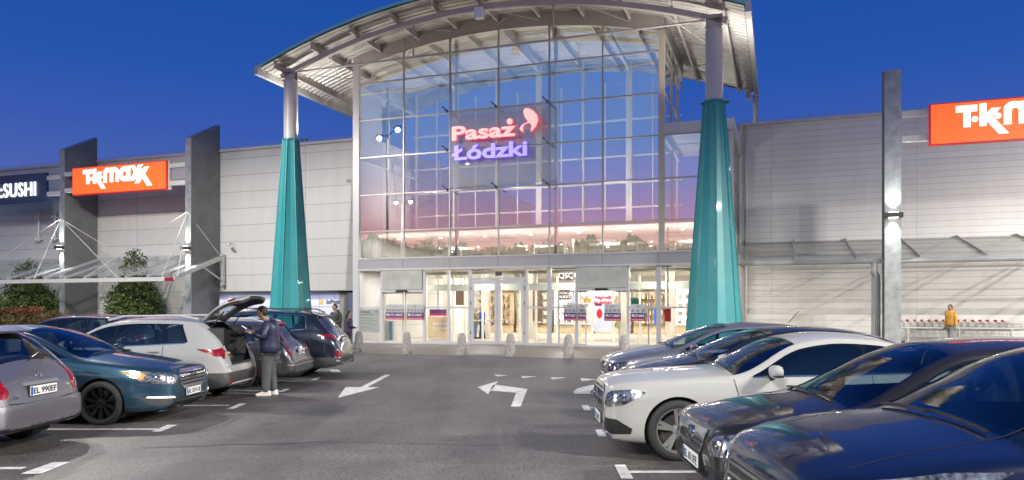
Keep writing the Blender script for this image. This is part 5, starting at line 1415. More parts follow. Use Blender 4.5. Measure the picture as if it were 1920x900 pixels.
lamps_front(K, [(.58,.62),(.66,.58),(.92,.63),(1.16,.77),(1.0,.80),(.72,.775),(.6,.73)], [(.72,.68,.05),(.88,.71,.045)], m='lens_clear')
gp = [(-.40,.50),(.40,.50),(.48,.62),(.43,.74),(.3,.79),(-.3,.79),(-.43,.74),(-.48,.62)]
grille(K, gp, 3, 'mesh_grille'); emblem_ring(K, 'f', 0, .645, .095, 'star')
for a in (1, -1):
    P = [(a*.55,.33),(a*.62,.27),(a*.98,.30),(a*1.0,.36),(a*.82,.455),(a*.6,.46)]
    K['ride'](P, K['wrap']('f'), 'air_intake', M['mesh_grille'], off=.004)
K['ride']([(-.75,.215),(.75,.215),(.8,.245),(-.8,.245)], K['wrap']('f'), 'front_splitter', M['alul'], off=.02, skirt=.03)
K['plate']('f', 'EL 5L471', .40)

# 2 black saloon, right row
pas = dict(name='saloon_car', L=4.77, W=1.82, cowl=1.0, mirror=1.72, rf0=2.02, rf1=3.2, wheel=.325, axles=(.90, 3.61), spokes=10, sw=(.03,.035), tumble=.44,
    top=[(0,.64),(.03,.73),(.1,.79),(.3,.85),(.7,.925),(.92,.955),(1.0,.97),(1.42,1.17),(1.8,1.34),(2.12,1.43),(2.75,1.47),(3.2,1.45),(3.6,1.36),(4.0,1.2),(4.2,1.12),(4.5,1.09),(4.7,1.06),(4.77,.9)],
    belt=[(0,.56),(.08,.68),(.4,.78),(.9,.86),(1.4,.90),(2.4,.94),(3.4,.975),(4.2,1.0),(4.6,.96),(4.77,.8)],
    win=[1.24,2.4,3.35,3.75], rear=(3.4,4.12), seams=[(1.36,.08),(2.55,0),(3.45,0)], handles=[(2.38,.82),(3.25,.85)], paint=paint('black_paint', (.012,.011,.014), .0, .25), rf=.7, p0=.66)
K = build_car(pas, 'black saloon with chrome barred grille between the white coupe and the navy car', 1.60, 6.62, PI)
lamps_front(K, [(.52,.60),(.58,.53),(.85,.55),(1.08,.66),(1.18,.76),(1.0,.745),(.62,.69)], [(.68,.62,.055),(.86,.645,.05)], m='lens_clear')
grille(K, [(-.30,.50),(.30,.50),(.40,.60),(.46,.70),(-.46,.70),(-.40,.60)], 4, 'mesh_grille'); emblem_ring(K, 'f', 0, .62, .075, 'vw')
grille(K, [(-.45,.24),(.45,.24),(.5,.33),(-.5,.33)], 3, 'black', frame=False, name='lower_grille')
for a in (1, -1): 
    K['ride']([(a*.56,.40),(a*.9,.40),(a*.9,.435),(a*.56,.435)], K['wrap']('f'), 'bumper_strip', M['black'], off=.008)
    K['ride']([(a*.55,.24),(a*.85,.25),(a*.85,.33),(a*.55,.33)], K['wrap']('f'), 'fog_light_recess', M['black'], off=.004)
K['plate']('f', 'EL 011FE', .415)

# 3 navy crossover, right row foreground
nav = dict(name='crossover_car', L=4.6, W=1.88, cowl=.95, mirror=1.8, rf0=2.02, rf1=3.6, wheel=.36, axles=(.90, 3.6), spokes=5, sw=(.06,.08), tumble=.36,
    top=[(0,.74),(.03,.86),(.1,.93),(.3,1.0),(.65,1.065),(.86,1.10),(.95,1.115),(1.37,1.32),(1.75,1.49),(2.25,1.58),(2.8,1.63),(3.4,1.61),(3.9,1.53),(4.2,1.40),(4.45,1.2),(4.55,1.05),(4.6,.8)],
    belt=[(0,.68),(.08,.83),(.4,.96),(.9,1.035),(1.4,1.05),(2.4,1.05),(3.4,1.09),(4.2,1.12),(4.5,1.0),(4.6,.75)],
    win=[1.18,2.3,3.35,3.9], rear=(3.95,4.4), seams=[(1.3,.08),(2.5,0),(3.4,0)], handles=[(2.3,.92),(3.2,.95)], paint=paint('navy_paint', (.003,.006,.024), .0, .25), rf=.75, p0=.62)
K = build_car(nav, 'dark navy crossover cut by the lower right corner of the picture', 1.36, 4.18, PI)
lamps_front(K, [(.60,.74),(.66,.65),(.9,.68),(1.2,.84),(1.60,.995),(1.3,.985),(.95,.93),(.7,.84)], [(.76,.73,.06),(.95,.76,.06)], m='lens_clear')
grille(K, [(-.42,.55),(.42,.55),(.5,.68),(.46,.80),(-.46,.80),(-.5,.68)], 4, 'mesh_grille')
grille(K, [(-.6,.30),(.6,.30),(.65,.42),(-.65,.42)], 2, 'black', frame=False, name='lower_grille')
K['plate']('f', 'EL 4KC90', .48)
K['ride'](K['strip']([(.25,.62),(.7,.60),(1.2,.56)], .012), K['top'], 'bonnet_seam', M['black'], off=.001, skirt=0)
K['ride'](K['strip']([(.25,-.62),(.7,-.60),(1.2,-.56)], .012), K['top'], 'bonnet_seam', M['black'], off=.001, skirt=0)

# 4 black hatch beyond the coupe
blk = dict(name='hatchback_car', L=4.4, W=1.8, cowl=1.05, rf0=2.15, rf1=3.2, wheel=.32, axles=(.85, 3.5), spokes=8, sw=(.04,.04), tumble=.40,
    top=[(0,.62),(.03,.71),(.1,.77),(.3,.84),(.7,.93),(1.05,1.0),(1.5,1.19),(1.9,1.34),(2.2,1.41),(2.6,1.44),(3.2,1.42),(3.8,1.33),(4.1,1.2),(4.3,1.05),(4.4,.8)],
    belt=[(0,.55),(.08,.66),(.4,.77),(.9,.86),(1.4,.91),(2.4,.95),(3.4,1.0),(4.1,1.02),(4.4,.75)],
    win=[1.3,2.3,3.2,3.7], rear=(3.7,4.2), seams=[(1.25,.08),(2.35,0),(3.2,0)], handles=[(2.2,.82),(3.1,.86)], paint=paint('black_violet', (.014,.012,.018), 0, .25), rf=.7, p0=.62)
K = build_car(blk, 'black hatchback between the silver car and the white coupe in the right row', 1.72, 11.8, PI)
lamps_front(K, [(.55,.58),(.8,.57),(1.1,.68),(1.0,.73),(.6,.67)], [(.7,.62,.045)], m='lens_clear')
grille(K, [(-.42,.52),(.42,.52),(.45,.62),(-.45,.62)], 2); K['plate']('f', 'EL 7RU08', .42)

# 5 silver-grey liftback, farthest in the right row
slv = dict(name='liftback_car', L=4.55, W=1.83, cowl=1.12, rf0=2.2, rf1=3.2, wheel=.325, axles=(.88, 3.6), spokes=5, sw=(.06,.07), tumble=.40,
    top=[(0,.66),(.03,.75),(.1,.80),(.3,.87),(.7,.955),(1.12,1.03),(1.5,1.21),(1.9,1.36),(2.2,1.43),(2.6,1.46),(3.2,1.44),(3.8,1.36),(4.2,1.2),(4.4,1.1),(4.55,.85)],
    belt=[(0,.58),(.08,.70),(.4,.81),(.9,.88),(1.4,.93),(2.4,.97),(3.4,1.01),(4.1,1.03),(4.55,.78)],
    win=[1.38,2.4,3.25,3.8], rear=(3.75,4.3), seams=[(1.3,.08),(2.4,0),(3.3,0)], handles=[(2.25,.84),(3.15,.88)], paint=paint('silver_grey', (.24,.24,.28), .75, .3), rf=.7, p0=.62)
K = build_car(slv, 'silver grey liftback nearest the entrance in the right row', 1.76, 14.35, PI)
lamps_front(K, [(.48,.64),(.55,.57),(.8,.58),(1.1,.70),(1.18,.77),(.85,.74),(.5,.70)], [(.68,.65,.05),(.84,.67,.045)], m='lens_dark')
grille(K, [(-.45,.56),(.45,.56),(.48,.70),(-.48,.70)], 3); emblem_ring(K, 'f', 0, .64, .09, 'diamond')
grille(K, [(-.6,.27),(.6,.27),(.62,.38),(-.62,.38)], 1, frame=False, name='lower_grille')
K['ride']([(-1.0,.22),(1.0,.22),(1.0,.26),(-1.0,.26)], K['wrap']('f'), 'bumper_strip', M['coping'], off=.006)
K['plate']('f', 'EL 2HS55', .45)
MB().tube([(-3.55, 0, 1.44), (-3.75, 0, 1.66)], .008, 5).obj('antenna', M['black'], K['root'])

# 6 blue saloon, left row, nose to the aisle
son = dict(name='saloon_car', L=4.85, W=1.86, cowl=1.22, rf0=2.3, rf1=3.2, wheel=.328, rim=.235, axles=(.97, 3.78), spokes=10, sw=(.028,.055), rimmat='rimdark', tumble=.42,
    top=[(0,.68),(.03,.76),(.1,.82),(.3,.88),(.7,.955),(1.1,1.01),(1.22,1.03),(1.6,1.2),(2.0,1.35),(2.3,1.425),(2.7,1.46),(3.1,1.45),(3.6,1.36),(4.0,1.22),(4.3,1.13),(4.6,1.10),(4.78,1.06),(4.85,.85)],
    belt=[(0,.60),(.08,.72),(.4,.82),(.9,.90),(1.4,.945),(2.4,.98),(3.4,1.02),(4.3,1.04),(4.7,.98),(4.85,.78)],
    win=[1.45,2.45,3.35,3.9], rear=(3.5,4.25), seams=[(1.4,.08),(2.5,0),(3.5,0)], handles=[(2.35,.86),(3.3,.90)], paint=paint('petrol_blue', (.032,.078,.12), .7, .3), rf=.8, p0=.58, mirror=1.72)
K = build_car(son, 'petrol blue saloon with black spoked wheel and lit headlamp in the left row', -5.06, 11.83, 0)
lamps_front(K, [(.48,.70),(.56,.60),(.82,.585),(1.1,.645),(1.42,.80),(1.2,.80),(.8,.755)], [(.66,.66,.05),(.86,.675,.05)], amber=[(1.10,.66),(1.38,.79),(1.16,.785),(1.02,.74)], m='lens_clear', glow=[(.60,.625),(.74,.62),(.73,.69),(.62,.69)])
grille(K, [(-.32,.50),(.32,.50),(.44,.58),(.46,.72),(.40,.77),(-.40,.77),(-.46,.72),(-.44,.58)], 5, 'mesh_grille', barw=.026); emblem_ring(K, 'f', 0, .67, .065, 'h')
grille(K, [(-.62,.24),(.62,.24),(.52,.34),(-.52,.34)], 3, 'black', frame=False, name='lower_grille', barw=.008)
K['ride']([(-.85,.205),(.85,.205),(.8,.228),(-.8,.228)], K['wrap']('f'), 'front_splitter', M['chrome'], off=.03, skirt=.03)
for a in (1, -1):
    o = K['ride']([(a*.62,.26),(a*.98,.30),(a*1.12,.40),(a*.95,.43),(a*.66,.40)], K['wrap']('f'), 'fog_light_recess', M['darkgrey'], off=.004)
    K['ride']([(a*.60,.375),(a*1.02,.40),(a*1.0,.425),(a*.62,.405)], K['wrap']('f'), 'running_light', M['drl'], off=.012)
K['plate']('f', 'AE 7674 OE', .43)

# 7 silver hatchback, left foreground, tail to the aisle
hat = dict(name='hatchback_car', L=4.2, W=1.76, cowl=1.0, rf0=1.95, rf1=3.3, wheel=.315, axles=(.83, 3.43), spokes=7, sw=(.05,.06), tumble=.34,
    top=[(0,.64),(.03,.74),(.1,.80),(.3,.87),(.7,.97),(1.0,1.04),(1.4,1.24),(1.75,1.41),(2.1,1.49),(2.6,1.515),(3.2,1.50),(3.55,1.46),(3.62,1.42),(3.85,1.22),(4.0,1.06),(4.06,.98),(4.10,.93),(4.15,.84),(4.18,.70),(4.2,.58)],
    belt=[(0,.56),(.08,.69),(.4,.80),(.9,.88),(1.4,.93),(2.4,.97),(3.2,1.0),(3.8,1.0),(4.0,.94),(4.1,.84),(4.2,.54)],
    crown=[(0,.02),(.3,.05),(1.0,.07),(1.3,.12),(1.95,.07),(3.3,.07),(3.55,.09),(3.9,.10),(4.1,.06),(4.2,.02)],
    win=[1.22,2.15,2.95,3.4], rear=(3.56,3.97), rearmargin=.06, seams=[(1.15,.08),(2.2,0),(3.1,0)], handles=[(2.05,.86),(2.95,.90)], paint=paint('silver_lilac', (.235,.225,.26), .75, .32), rr=.45, p1=.80)
K = build_car(hat, 'silver hatchback seen from behind at the left edge of the picture', -5.71-4.2, 9.12, PI)
for sd in (1, -1):
    o = K['ride'](K['rounded']([(.60,.74),(.66,.68),(.86,.70),(.90,.86),(.84,1.0),(.76,1.03),(.68,.96)], .04, 3), K['wrap']('r', sd), 'tail_light', M['lens_red'], off=.008)
K['ride']([(-.33,.80),(.33,.80),(.33,.84),(-.33,.84)], K['wrap']('r'), 'plate_lintel', M['rimsilver'], off=.02, skirt=.02)
K['ride'](K['rounded']([(-1.22,.30),(1.22,.30),(1.25,.56),(1.02,.60),(-1.02,.60),(-1.25,.56)], .03, 3), K['wrap']('r'), 'bumper', hat['paint'], off=.03, skirt=.05)
K['plate']('r', 'EL 990EF', .735); emblem_ring(K, 'r', 0, .905, .045, 'oval')
K['ride'](K['strip']([(-.62,.62),(-.3,.60),(.3,.60),(.62,.62)], .012), K['wrap']('r'), 'boot_seam', M['black'], off=.002, skirt=0)
K['ride'](K['strip']([(-.95,.355),(-.5,.335),(.5,.335),(.95,.355)], .03), K['wrap']('r'), 'bumper_crease', M['black'], off=.033, skirt=0)
K['ride'](K['strip']([(-.62,.62),(-.64,.72)], .008), K['wrap']('r'), 'boot_seam', M['black'], off=.002, skirt=0)
text('lettering', 'VVT-i', .05, M['chrome'], K['root'], (-4.19, .55, .665), (R(90), 0, R(-90)), ext=.002)
MB().prism([(-3.72, 1.44), (-3.50, 1.50), (-3.50, 1.47), (-3.70, 1.41)], -.52, .52).obj('roof_spoiler', hat['paint'], K['root'], bevel=.006)
MB().tube([(-3.98, .0, 1.07), (-3.93, -.30, 1.15)], .014, 6).obj('wiper', M['black'], K['root']); MB().tube([(-3.96, -.02, 1.09), (-3.92, -.5, 1.12)], .008, 5).obj('wiper', M['black'], K['root'])

# 8 white crossover with raised tailgate
peu = dict(name='crossover_car', L=4.16, W=1.76, cowl=.98, rf0=1.85, rf1=3.4, wheel=.33, axles=(.82, 3.36), spokes=5, sw=(.07,.09), tumble=.34,
    top=[(0,.70),(.03,.80),(.1,.86),(.3,.93),(.7,1.02),(.98,1.08),(1.35,1.27),(1.7,1.43),(2.05,1.52),(2.5,1.555),(3.1,1.55),(3.5,1.51),(3.62,1.47),(3.8,1.33),(3.95,1.17),(4.03,1.0),(4.08,.84),(4.12,.72),(4.16,.6)],
    belt=[(0,.62),(.08,.75),(.4,.86),(.9,.94),(1.4,.98),(2.4,1.02),(3.2,1.06),(3.7,1.08),(3.95,.98),(4.08,.80),(4.16,.56)],
    crown=[(0,.02),(.3,.05),(1.0,.07),(1.3,.12),(1.85,.07),(3.4,.07),(3.6,.09),(3.9,.10),(4.1,.05),(4.16,.02)],
    win=[1.2,2.1,2.95,3.45], seams=[(1.12,.08),(2.15,0),(3.0,0)], handles=[(2.0,.90),(2.85,.94)], paint=paint('white_paint', (.32,.32,.315), 0, .32), rr=.42, p1=.80,
    boot_open=(.70,1.46), lowtrim=(.30,.55,M['darkgrey']), rearseat=True)
K = build_car(peu, 'white crossover with its tailgate raised in the left row', -5.14-4.16, 14.3, PI)
for sd in (1, -1):
    o = K['ride']([(.60,.93),(.66,.90),(.74,.80),(.84,.80),(.86,.84),(1.0,.86),(1.32,.985),(1.0,.97),(.9,.99),(.74,1.0)], K['wrap']('r', sd), 'tail_light', M['lens_red'], off=.008)
    K['ride']([(.55,.36),(.72,.38),(.70,.44),(.56,.42)], K['wrap']('r', sd), 'reflector', M['lens_red'], off=.008)
    MB().tube([(-1.9, sd*.60, 1.50), (-2.2, sd*.615, 1.575), (-3.2, sd*.61, 1.585), (-3.55, sd*.60, 1.52)], .02, 6).obj('roof_rail', M['alul'], K['root'])
K['ride']([(-.6,.30),(.6,.30),(.6,.36),(-.6,.36)], K['wrap']('r'), 'bumper_plate', M['alul'], off=.012)
# boot interior and contents
bi = MB(); bi.box(-4.0, -2.9, -.56, .56, .62, .66); bi.box(-4.0, -2.9, -.60, -.56, .62, 1.35); bi.box(-4.0, -2.9, .56, .60, .62, 1.35); bi.box(-2.92, -2.88, -.6, .6, .6, 1.25)
bi.obj('boot_lining', M['cabinm'], K['root'])
sr = K['ride'](K['strip']([(-.52,.69),(.52,.69)], .04), K['xmap']('r'), 'boot_sill', M['black'], off=.006)
tg = empty('tailgate', (-3.56, 0, 1.50), 0, K['root']); tg.rotation_euler = (0, R(23), 0); tg.scale = (.86, 1, .9)
def gate_outline(w0, w1, w2, l): return [(-.02, w0), (-l*.45, w1), (-l*.9, w2), (-l, w2*.8), (-l, -w2*.8), (-l*.9, -w2), (-l*.45, -w1), (-.02, -w0)]
o1 = gate_outline(.52, .60, .62, 1.12); i1 = [(-.12, .40), (-.46, .45), (-.50, .40), (-.50, -.40), (-.46, -.45), (-.12, -.40)]
def gz(x): return .05+.16*math.sin(min(1, -x/1.12)*PI*.85)
tb = bmesh.new()
ov = [tb.verts.new((x, y, 0)) for x, y in o1]; iv = [tb.verts.new((x, y, 0)) for x, y in i1]
es = [tb.edges.new((ov[i], ov[(i+1) % len(ov)])) for i in range(len(ov))]+[tb.edges.new((iv[i], iv[(i+1) % len(iv)])) for i in range(len(iv))]
bmesh.ops.triangle_fill(tb, edges=es, use_beauty=True)
for _ in range(3):
    bmesh.ops.subdivide_edges(tb, edges=[e for e in tb.edges if e.calc_length() > .12], cuts=1); bmesh.ops.triangulate(tb, faces=[f for f in tb.faces if len(f.verts) > 3])
for v in tb.verts: v.co.z = gz(v.co.x)-.10*(abs(v.co.y)/.6)**3
me_ = bpy.data.meshes.new('tailgate_shell'); tb.to_mesh(me_); tb.free(); me_.materials.append(peu['paint']); [setattr(p, 'use_smooth', True) for p in me_.polygons]
sh_ = bpy.data.objects.new('tailgate_shell', me_); COL.objects.link(sh_); sh_.parent = tg
so = sh_.modifiers.new('solid', 'SOLIDIFY'); so.thickness = .03
ln_ = sh_.copy(); ln_.data = me_.copy(); ln_.data.materials.clear(); ln_.data.materials.append(M['cabinm']); ln_.name = 'tailgate_lining'; COL.objects.link(ln_); ln_.parent = tg; ln_.location = (0, 0, -.045); ln_.scale = (.97, .96, 1)
gq = MB()
n_ = 6
for a in range(n_):
    x0, x1 = -.11-.40*a/n_, -.11-.40*(a+1)/n_
    for b in range(n_):
        y0, y1 = -.45+.9*b/n_, -.45+.9*(b+1)/n_
        zf = lambda x, y: gz(x)-.10*(abs(y)/.6)**3-.012
        gq.quad((x0, y0, zf(x0, y0)), (x1, y0, zf(x1, y0)), (x1, y1, zf(x1, y1)), (x0, y1, zf(x0, y1)))
gq.obj('rear_window', M['carglass'], tg, smooth=True, fix=False)
MB().box(-.62, -.58, -.2, .2, .22, .24).obj('number_plate', M['plate'], tg)
for sd in (1, -1):
    MB().tube([(-3.72, sd*.50, 1.34), (-3.98, sd*.50, 1.50+.16)], .012, 6).obj('gas_strut', M['black'], K['root'])
    tl = MB().box(-.86, -.72, -.09, .09, -.02, .02).obj('tail_lamp_segment', M['lens_red'], tg, loc=(0, sd*.50, .12))
bx = thing('cardboard_box', 'printed grey and brown packages inside the open boot of the white crossover', 'package', (-5.62, 14.05, .665), .2)
MB().box(-.15, .15, -.2, .2, 0, .34).obj('carton', mat('carton', (.35, .33, .31), .6, noise=.8, nscale=9), bx); MB().box(-.152, .152, -.1, .1, .33, .344).obj('tape', M['orangep'], bx)
bx = thing('shopping_bag', 'orange topped bag lying in the open boot of the white crossover', 'bag', (-5.58, 14.5, .665), -.3)
MB().sphere((0, 0, .1), (.16, .14, .11), 14, 8).obj('sack', M['darkgrey'], bx, smooth=True); MB().sphere((.03, 0, .19), (.09, .08, .03), 12, 8).obj('flap', M['orangep'], bx, smooth=True)

# 9 graphite estate
gol = dict(name='estate_car', L=4.55, W=1.78, cowl=1.02, rf0=1.95, rf1=3.8, wheel=.32, rim=.22, axles=(.87, 3.45), spokes=5, double=True, sw=(.04,.04), tumble=.34,
    top=[(0,.64),(.03,.74),(.1,.80),(.3,.87),(.7,.95),(1.02,1.01),(1.4,1.20),(1.75,1.37),(2.1,1.44),(2.6,1.47),(3.4,1.46),(3.85,1.42),(3.93,1.39),(4.1,1.24),(4.28,1.05),(4.37,.95),(4.43,.86),(4.5,.72),(4.55,.58)],
    belt=[(0,.56),(.08,.69),(.4,.79),(.9,.87),(1.4,.91),(2.4,.94),(3.2,.96),(4.0,.98),(4.3,.93),(4.43,.80),(4.55,.54)],
    crown=[(0,.02),(.3,.05),(1.0,.07),(1.3,.12),(1.95,.07),(3.7,.07),(3.95,.09),(4.2,.10),(4.43,.05),(4.55,.02)],
    win=[1.22,2.15,2.95,3.75], rear=(3.9,4.31), rearmargin=.06, seams=[(1.15,.08),(2.2,0),(3.0,0)], handles=[(2.05,.84),(2.9,.87)], paint=paint('graphite', (.075,.075,.08), .7, .3), rr=.45, p1=.80)
K = build_car(gol, 'graphite estate with roof rails behind the standing man', -4.70-4.55, 16.85, PI)
for sd in (1, -1):
    K['ride'](K['rounded']([(.58,.70),(.88,.70),(.92,.84),(.86,.93),(.62,.90)], .03, 3), K['wrap']('r', sd), 'tail_light', M['lens_red'], off=.008)
    K['ride']([(.60,.775),(.88,.775),(.88,.815),(.60,.815)], K['wrap']('r', sd), 'reversing_light', M['lens_clear'], off=.012)
    MB().tube([(-1.95, sd*.58, 1.42), (-2.2, sd*.60, 1.495), (-3.6, sd*.60, 1.49), (-3.85, sd*.58, 1.42)], .018, 6).obj('roof_rail', M['alul'], K['root'])
K['ride'](K['rounded']([(-1.15,.32),(1.15,.32),(1.18,.56),(1.0,.59),(-1.0,.59),(-1.18,.56)], .03, 3), K['wrap']('r'), 'bumper', gol['paint'], off=.022, skirt=.04)
K['plate']('r', 'EL 3JW21', .76); emblem_ring(K, 'r', 0, .90, .05, 'vw')
K['ride'](K['strip']([(-.9,.50),(-.5,.485),(.5,.485),(.9,.50)], .02), K['wrap']('r'), 'bumper_trim', M['rimsilver'], off=.03, skirt=.006)
K['ride'](K['strip']([(-.85,.30),(-.5,.29),(.5,.29),(.85,.30)], .02), K['wrap']('r'), 'bumper_trim', M['rimsilver'], off=.006, skirt=.004)
MB().tube([(-4.2, .0, 1.14), (-4.12, -.4, 1.17)], .012, 6).obj('wiper', M['black'], K['root'])
MB().prism([(-4.02, 1.37), (-3.80, 1.435), (-3.80, 1.41), (-4.0, 1.345)], -.50, .50).obj('roof_spoiler', M['darkred'], K['root'], bevel=.006)

# 10 black seven seater
san = dict(name='suv_car', L=4.9, W=1.885, cowl=1.1, rf0=2.0, rf1=4.1, wheel=.36, axles=(.92, 3.72), spokes=5, sw=(.06,.09), tumble=.32,
    top=[(0,.80),(.03,.92),(.1,.98),(.3,1.04),(.7,1.11),(1.1,1.17),(1.5,1.40),(1.85,1.57),(2.2,1.65),(2.8,1.69),(3.6,1.67),(4.15,1.61),(4.25,1.57),(4.42,1.40),(4.6,1.18),(4.68,1.07),(4.75,.98),(4.83,.82),(4.9,.66)],
    belt=[(0,.72),(.08,.86),(.4,.96),(.9,1.03),(1.4,1.07),(2.4,1.10),(3.4,1.14),(4.2,1.18),(4.55,1.08),(4.75,.92),(4.9,.62)],
    crown=[(0,.02),(.3,.05),(1.1,.07),(1.4,.12),(2.0,.07),(4.0,.07),(4.25,.09),(4.5,.10),(4.75,.05),(4.9,.02)],
    win=[1.35,2.35,3.25,4.05], rear=(4.22,4.63), rearmargin=.07, rearlean=.05, seams=[(1.3,.08),(2.4,0),(3.3,0)], handles=[(2.2,.98),(3.1,1.0)], paint=paint('black_blue', (.012,.016,.028), .2, .25), rr=.5, p1=.78,
    lowtrim=(.32,.50,M['darkgrey']), chrome_loop=True)
K = build_car(san, 'black seven seat SUV with chrome window line before the left teal column', -4.28-4.9, 19.45, PI)
for sd in (1, -1):
    K['ride']([(.52,.93),(.80,.91),(.92,.94),(1.38,1.06),(1.0,1.08),(.7,1.06),(.54,1.03)], K['wrap']('r', sd), 'tail_light', M['lens_red'], off=.008)
    K['ride']([(.52,.94),(.74,.92),(.74,.96),(.54,.98)], K['wrap']('r', sd), 'reversing_light', M['lens_clear'], off=.012)
    K['ride'](K['rounded']([(.72,.50),(.90,.52),(.96,.64),(.86,.66),(.74,.60)], .02, 2), K['wrap']('r', sd), 'reflector', M['lens_red'], off=.010)
    K['ride'](K['strip']([(.70,.48),(.92,.50),(.99,.66),(.84,.68),(.72,.61),(.70,.48)], .02), K['wrap']('r', sd), 'reflector_trim', M['chrome'], off=.012, skirt=.004)
    MB().tube([(-2.0, sd*.66, 1.63), (-2.4, sd*.68, 1.72), (-3.9, sd*.67, 1.70), (-4.15, sd*.65, 1.61)], .018, 6).obj('roof_rail', M['darkgrey'], K['root'])
K['ride']([(-.46,.985),(.46,.985),(.46,1.015),(-.46,1.015)], K['wrap']('r'), 'boot_trim', M['chrome'], off=.02)
K['plate']('r', 'EL 60YA', .90)
K['ride'](K['strip']([(-.9,.42),(-.5,.36),(.5,.36),(.9,.42)], .035), K['wrap']('r'), 'bumper_trim', M['chrome'], off=.012, skirt=.008)
for y in (-.62, .62): MB().tube([(-4.75, y, .34), (-4.93, y, .34)], .05, 10).obj('exhaust', M['chrome'], K['root'])
MB().prism([(-4.36, 1.52), (-4.10, 1.61), (-4.10, 1.58), (-4.34, 1.49)], -.58, .58).obj('roof_spoiler', san['paint'], K['root'], bevel=.006)
MB().tube([(-4.54, .0, 1.27), (-4.44, -.45, 1.32)], .012, 6).obj('wiper', M['black'], K['root'])
MB().prism([(-3.75, 1.67), (-3.9, 1.665), (-3.95, 1.735), (-3.90, 1.735)], -.02, .02).obj('antenna_fin', M['black'], K['root'])

# 11 dark people carrier in the second row
mpv = dict(name='people_carrier', L=4.4, W=1.78, cowl=.9, rf0=1.7, rf1=3.5, wheel=.32, axles=(.85, 3.5), spokes=8, sw=(.04,.04), tumble=.34,
    top=[(0,.66),(.03,.76),(.1,.82),(.3,.90),(.6,.98),(.9,1.06),(1.3,1.28),(1.7,1.45),(2.1,1.53),(2.6,1.56),(3.4,1.53),(3.9,1.43),(4.1,1.3),(4.3,1.05),(4.4,.7)],
    belt=[(0,.58),(.08,.70),(.4,.82),(.9,.90),(1.4,.95),(2.4,.98),(3.4,1.02),(4.1,1.0),(4.4,.64)],
    win=[1.1,2.05,2.95,3.75], rear=(3.9,4.28), seams=[(1.1,.08),(2.1,0),(3.0,0)], handles=[(2.0,.86),(2.9,.90)], paint=paint('dark_plum', (.02,.014,.026), .2, .25))
K = build_car(mpv, 'dark people carrier of which only roof and windows show beyond the blue saloon', -14.55, 21.2, PI)
lamps_front(K, [(.48,.62),(.8,.60),(1.1,.72),(.85,.76),(.5,.70)], [(.7,.67,.05)]); K['plate']('f', 'EL 8PN34', .44)
for sd in (1, -1): K['ride']([(.55,.80),(.85,.80),(.88,1.0),(.62,1.0)], K['wrap']('r', sd), 'tail_light', M['lens_red'], off=.008)

# ------------------------------------------------------------------ people
M['skin'] = mat('skin', (.42, .24, .17), .5); M['skin'].node_tree.nodes['Principled BSDF'].inputs['Subsurface Weight'].default_value = .08
M['hair_dark'] = mat('hair_dark', (.02, .014, .01), .6, noise=.5, nscale=60); M['hair_grey'] = mat('hair_grey', (.3, .28, .26), .6)
def skinned(name, pts, edges, m, parent, sub=2, extra=None):
    """pts: list of (x, y, z, rx, ry); skin + subdivision, baked to one mesh"""
    me = bpy.data.meshes.new('tmp'); me.from_pydata([p[:3] for p in pts], edges, [])
    o = bpy.data.objects.new('tmpo', me); COL.objects.link(o)
    md = o.modifiers.new('s', 'SKIN'); md.use_smooth_shade = True
    for i, v in enumerate(me.skin_vertices[0].data): v.radius = (pts[i][3], pts[i][4]); v.use_root = (i == 0)
    sb = o.modifiers.new('d', 'SUBSURF'); sb.levels = sub; sb.render_levels = sub
    dg = bpy.context.evaluated_depsgraph_get(); ms = bpy.data.meshes.new_from_object(o.evaluated_get(dg))
    bpy.data.objects.remove(o); bpy.data.meshes.remove(me)
    if extra:
        bm = bmesh.new(); bm.from_mesh(ms); e = bpy.data.meshes.new('e'); e.from_pydata(extra.v, [], extra.f); bm.from_mesh(e); bpy.data.meshes.remove(e)
        bmesh.ops.recalc_face_normals(bm, faces=bm.faces); bm.to_mesh(ms); bm.free()
    ms.name = name; ms.materials.clear(); ms.materials.append(m); ms.shade_smooth()
    r = bpy.data.objects.new(name, ms); COL.objects.link(r); r.parent = parent; return r
def chain(pts, path, first=None):
    """append path to pts; returns edges; first = index of an existing vertex to hang on"""
    es = []; prev = first
    for p in path: pts.append(p); i = len(pts)-1; 
    n = len(path); base = len(pts)-n
    for k in range(n):
        if prev is not None: es.append((prev, base+k))
        prev = base+k
    return es, prev
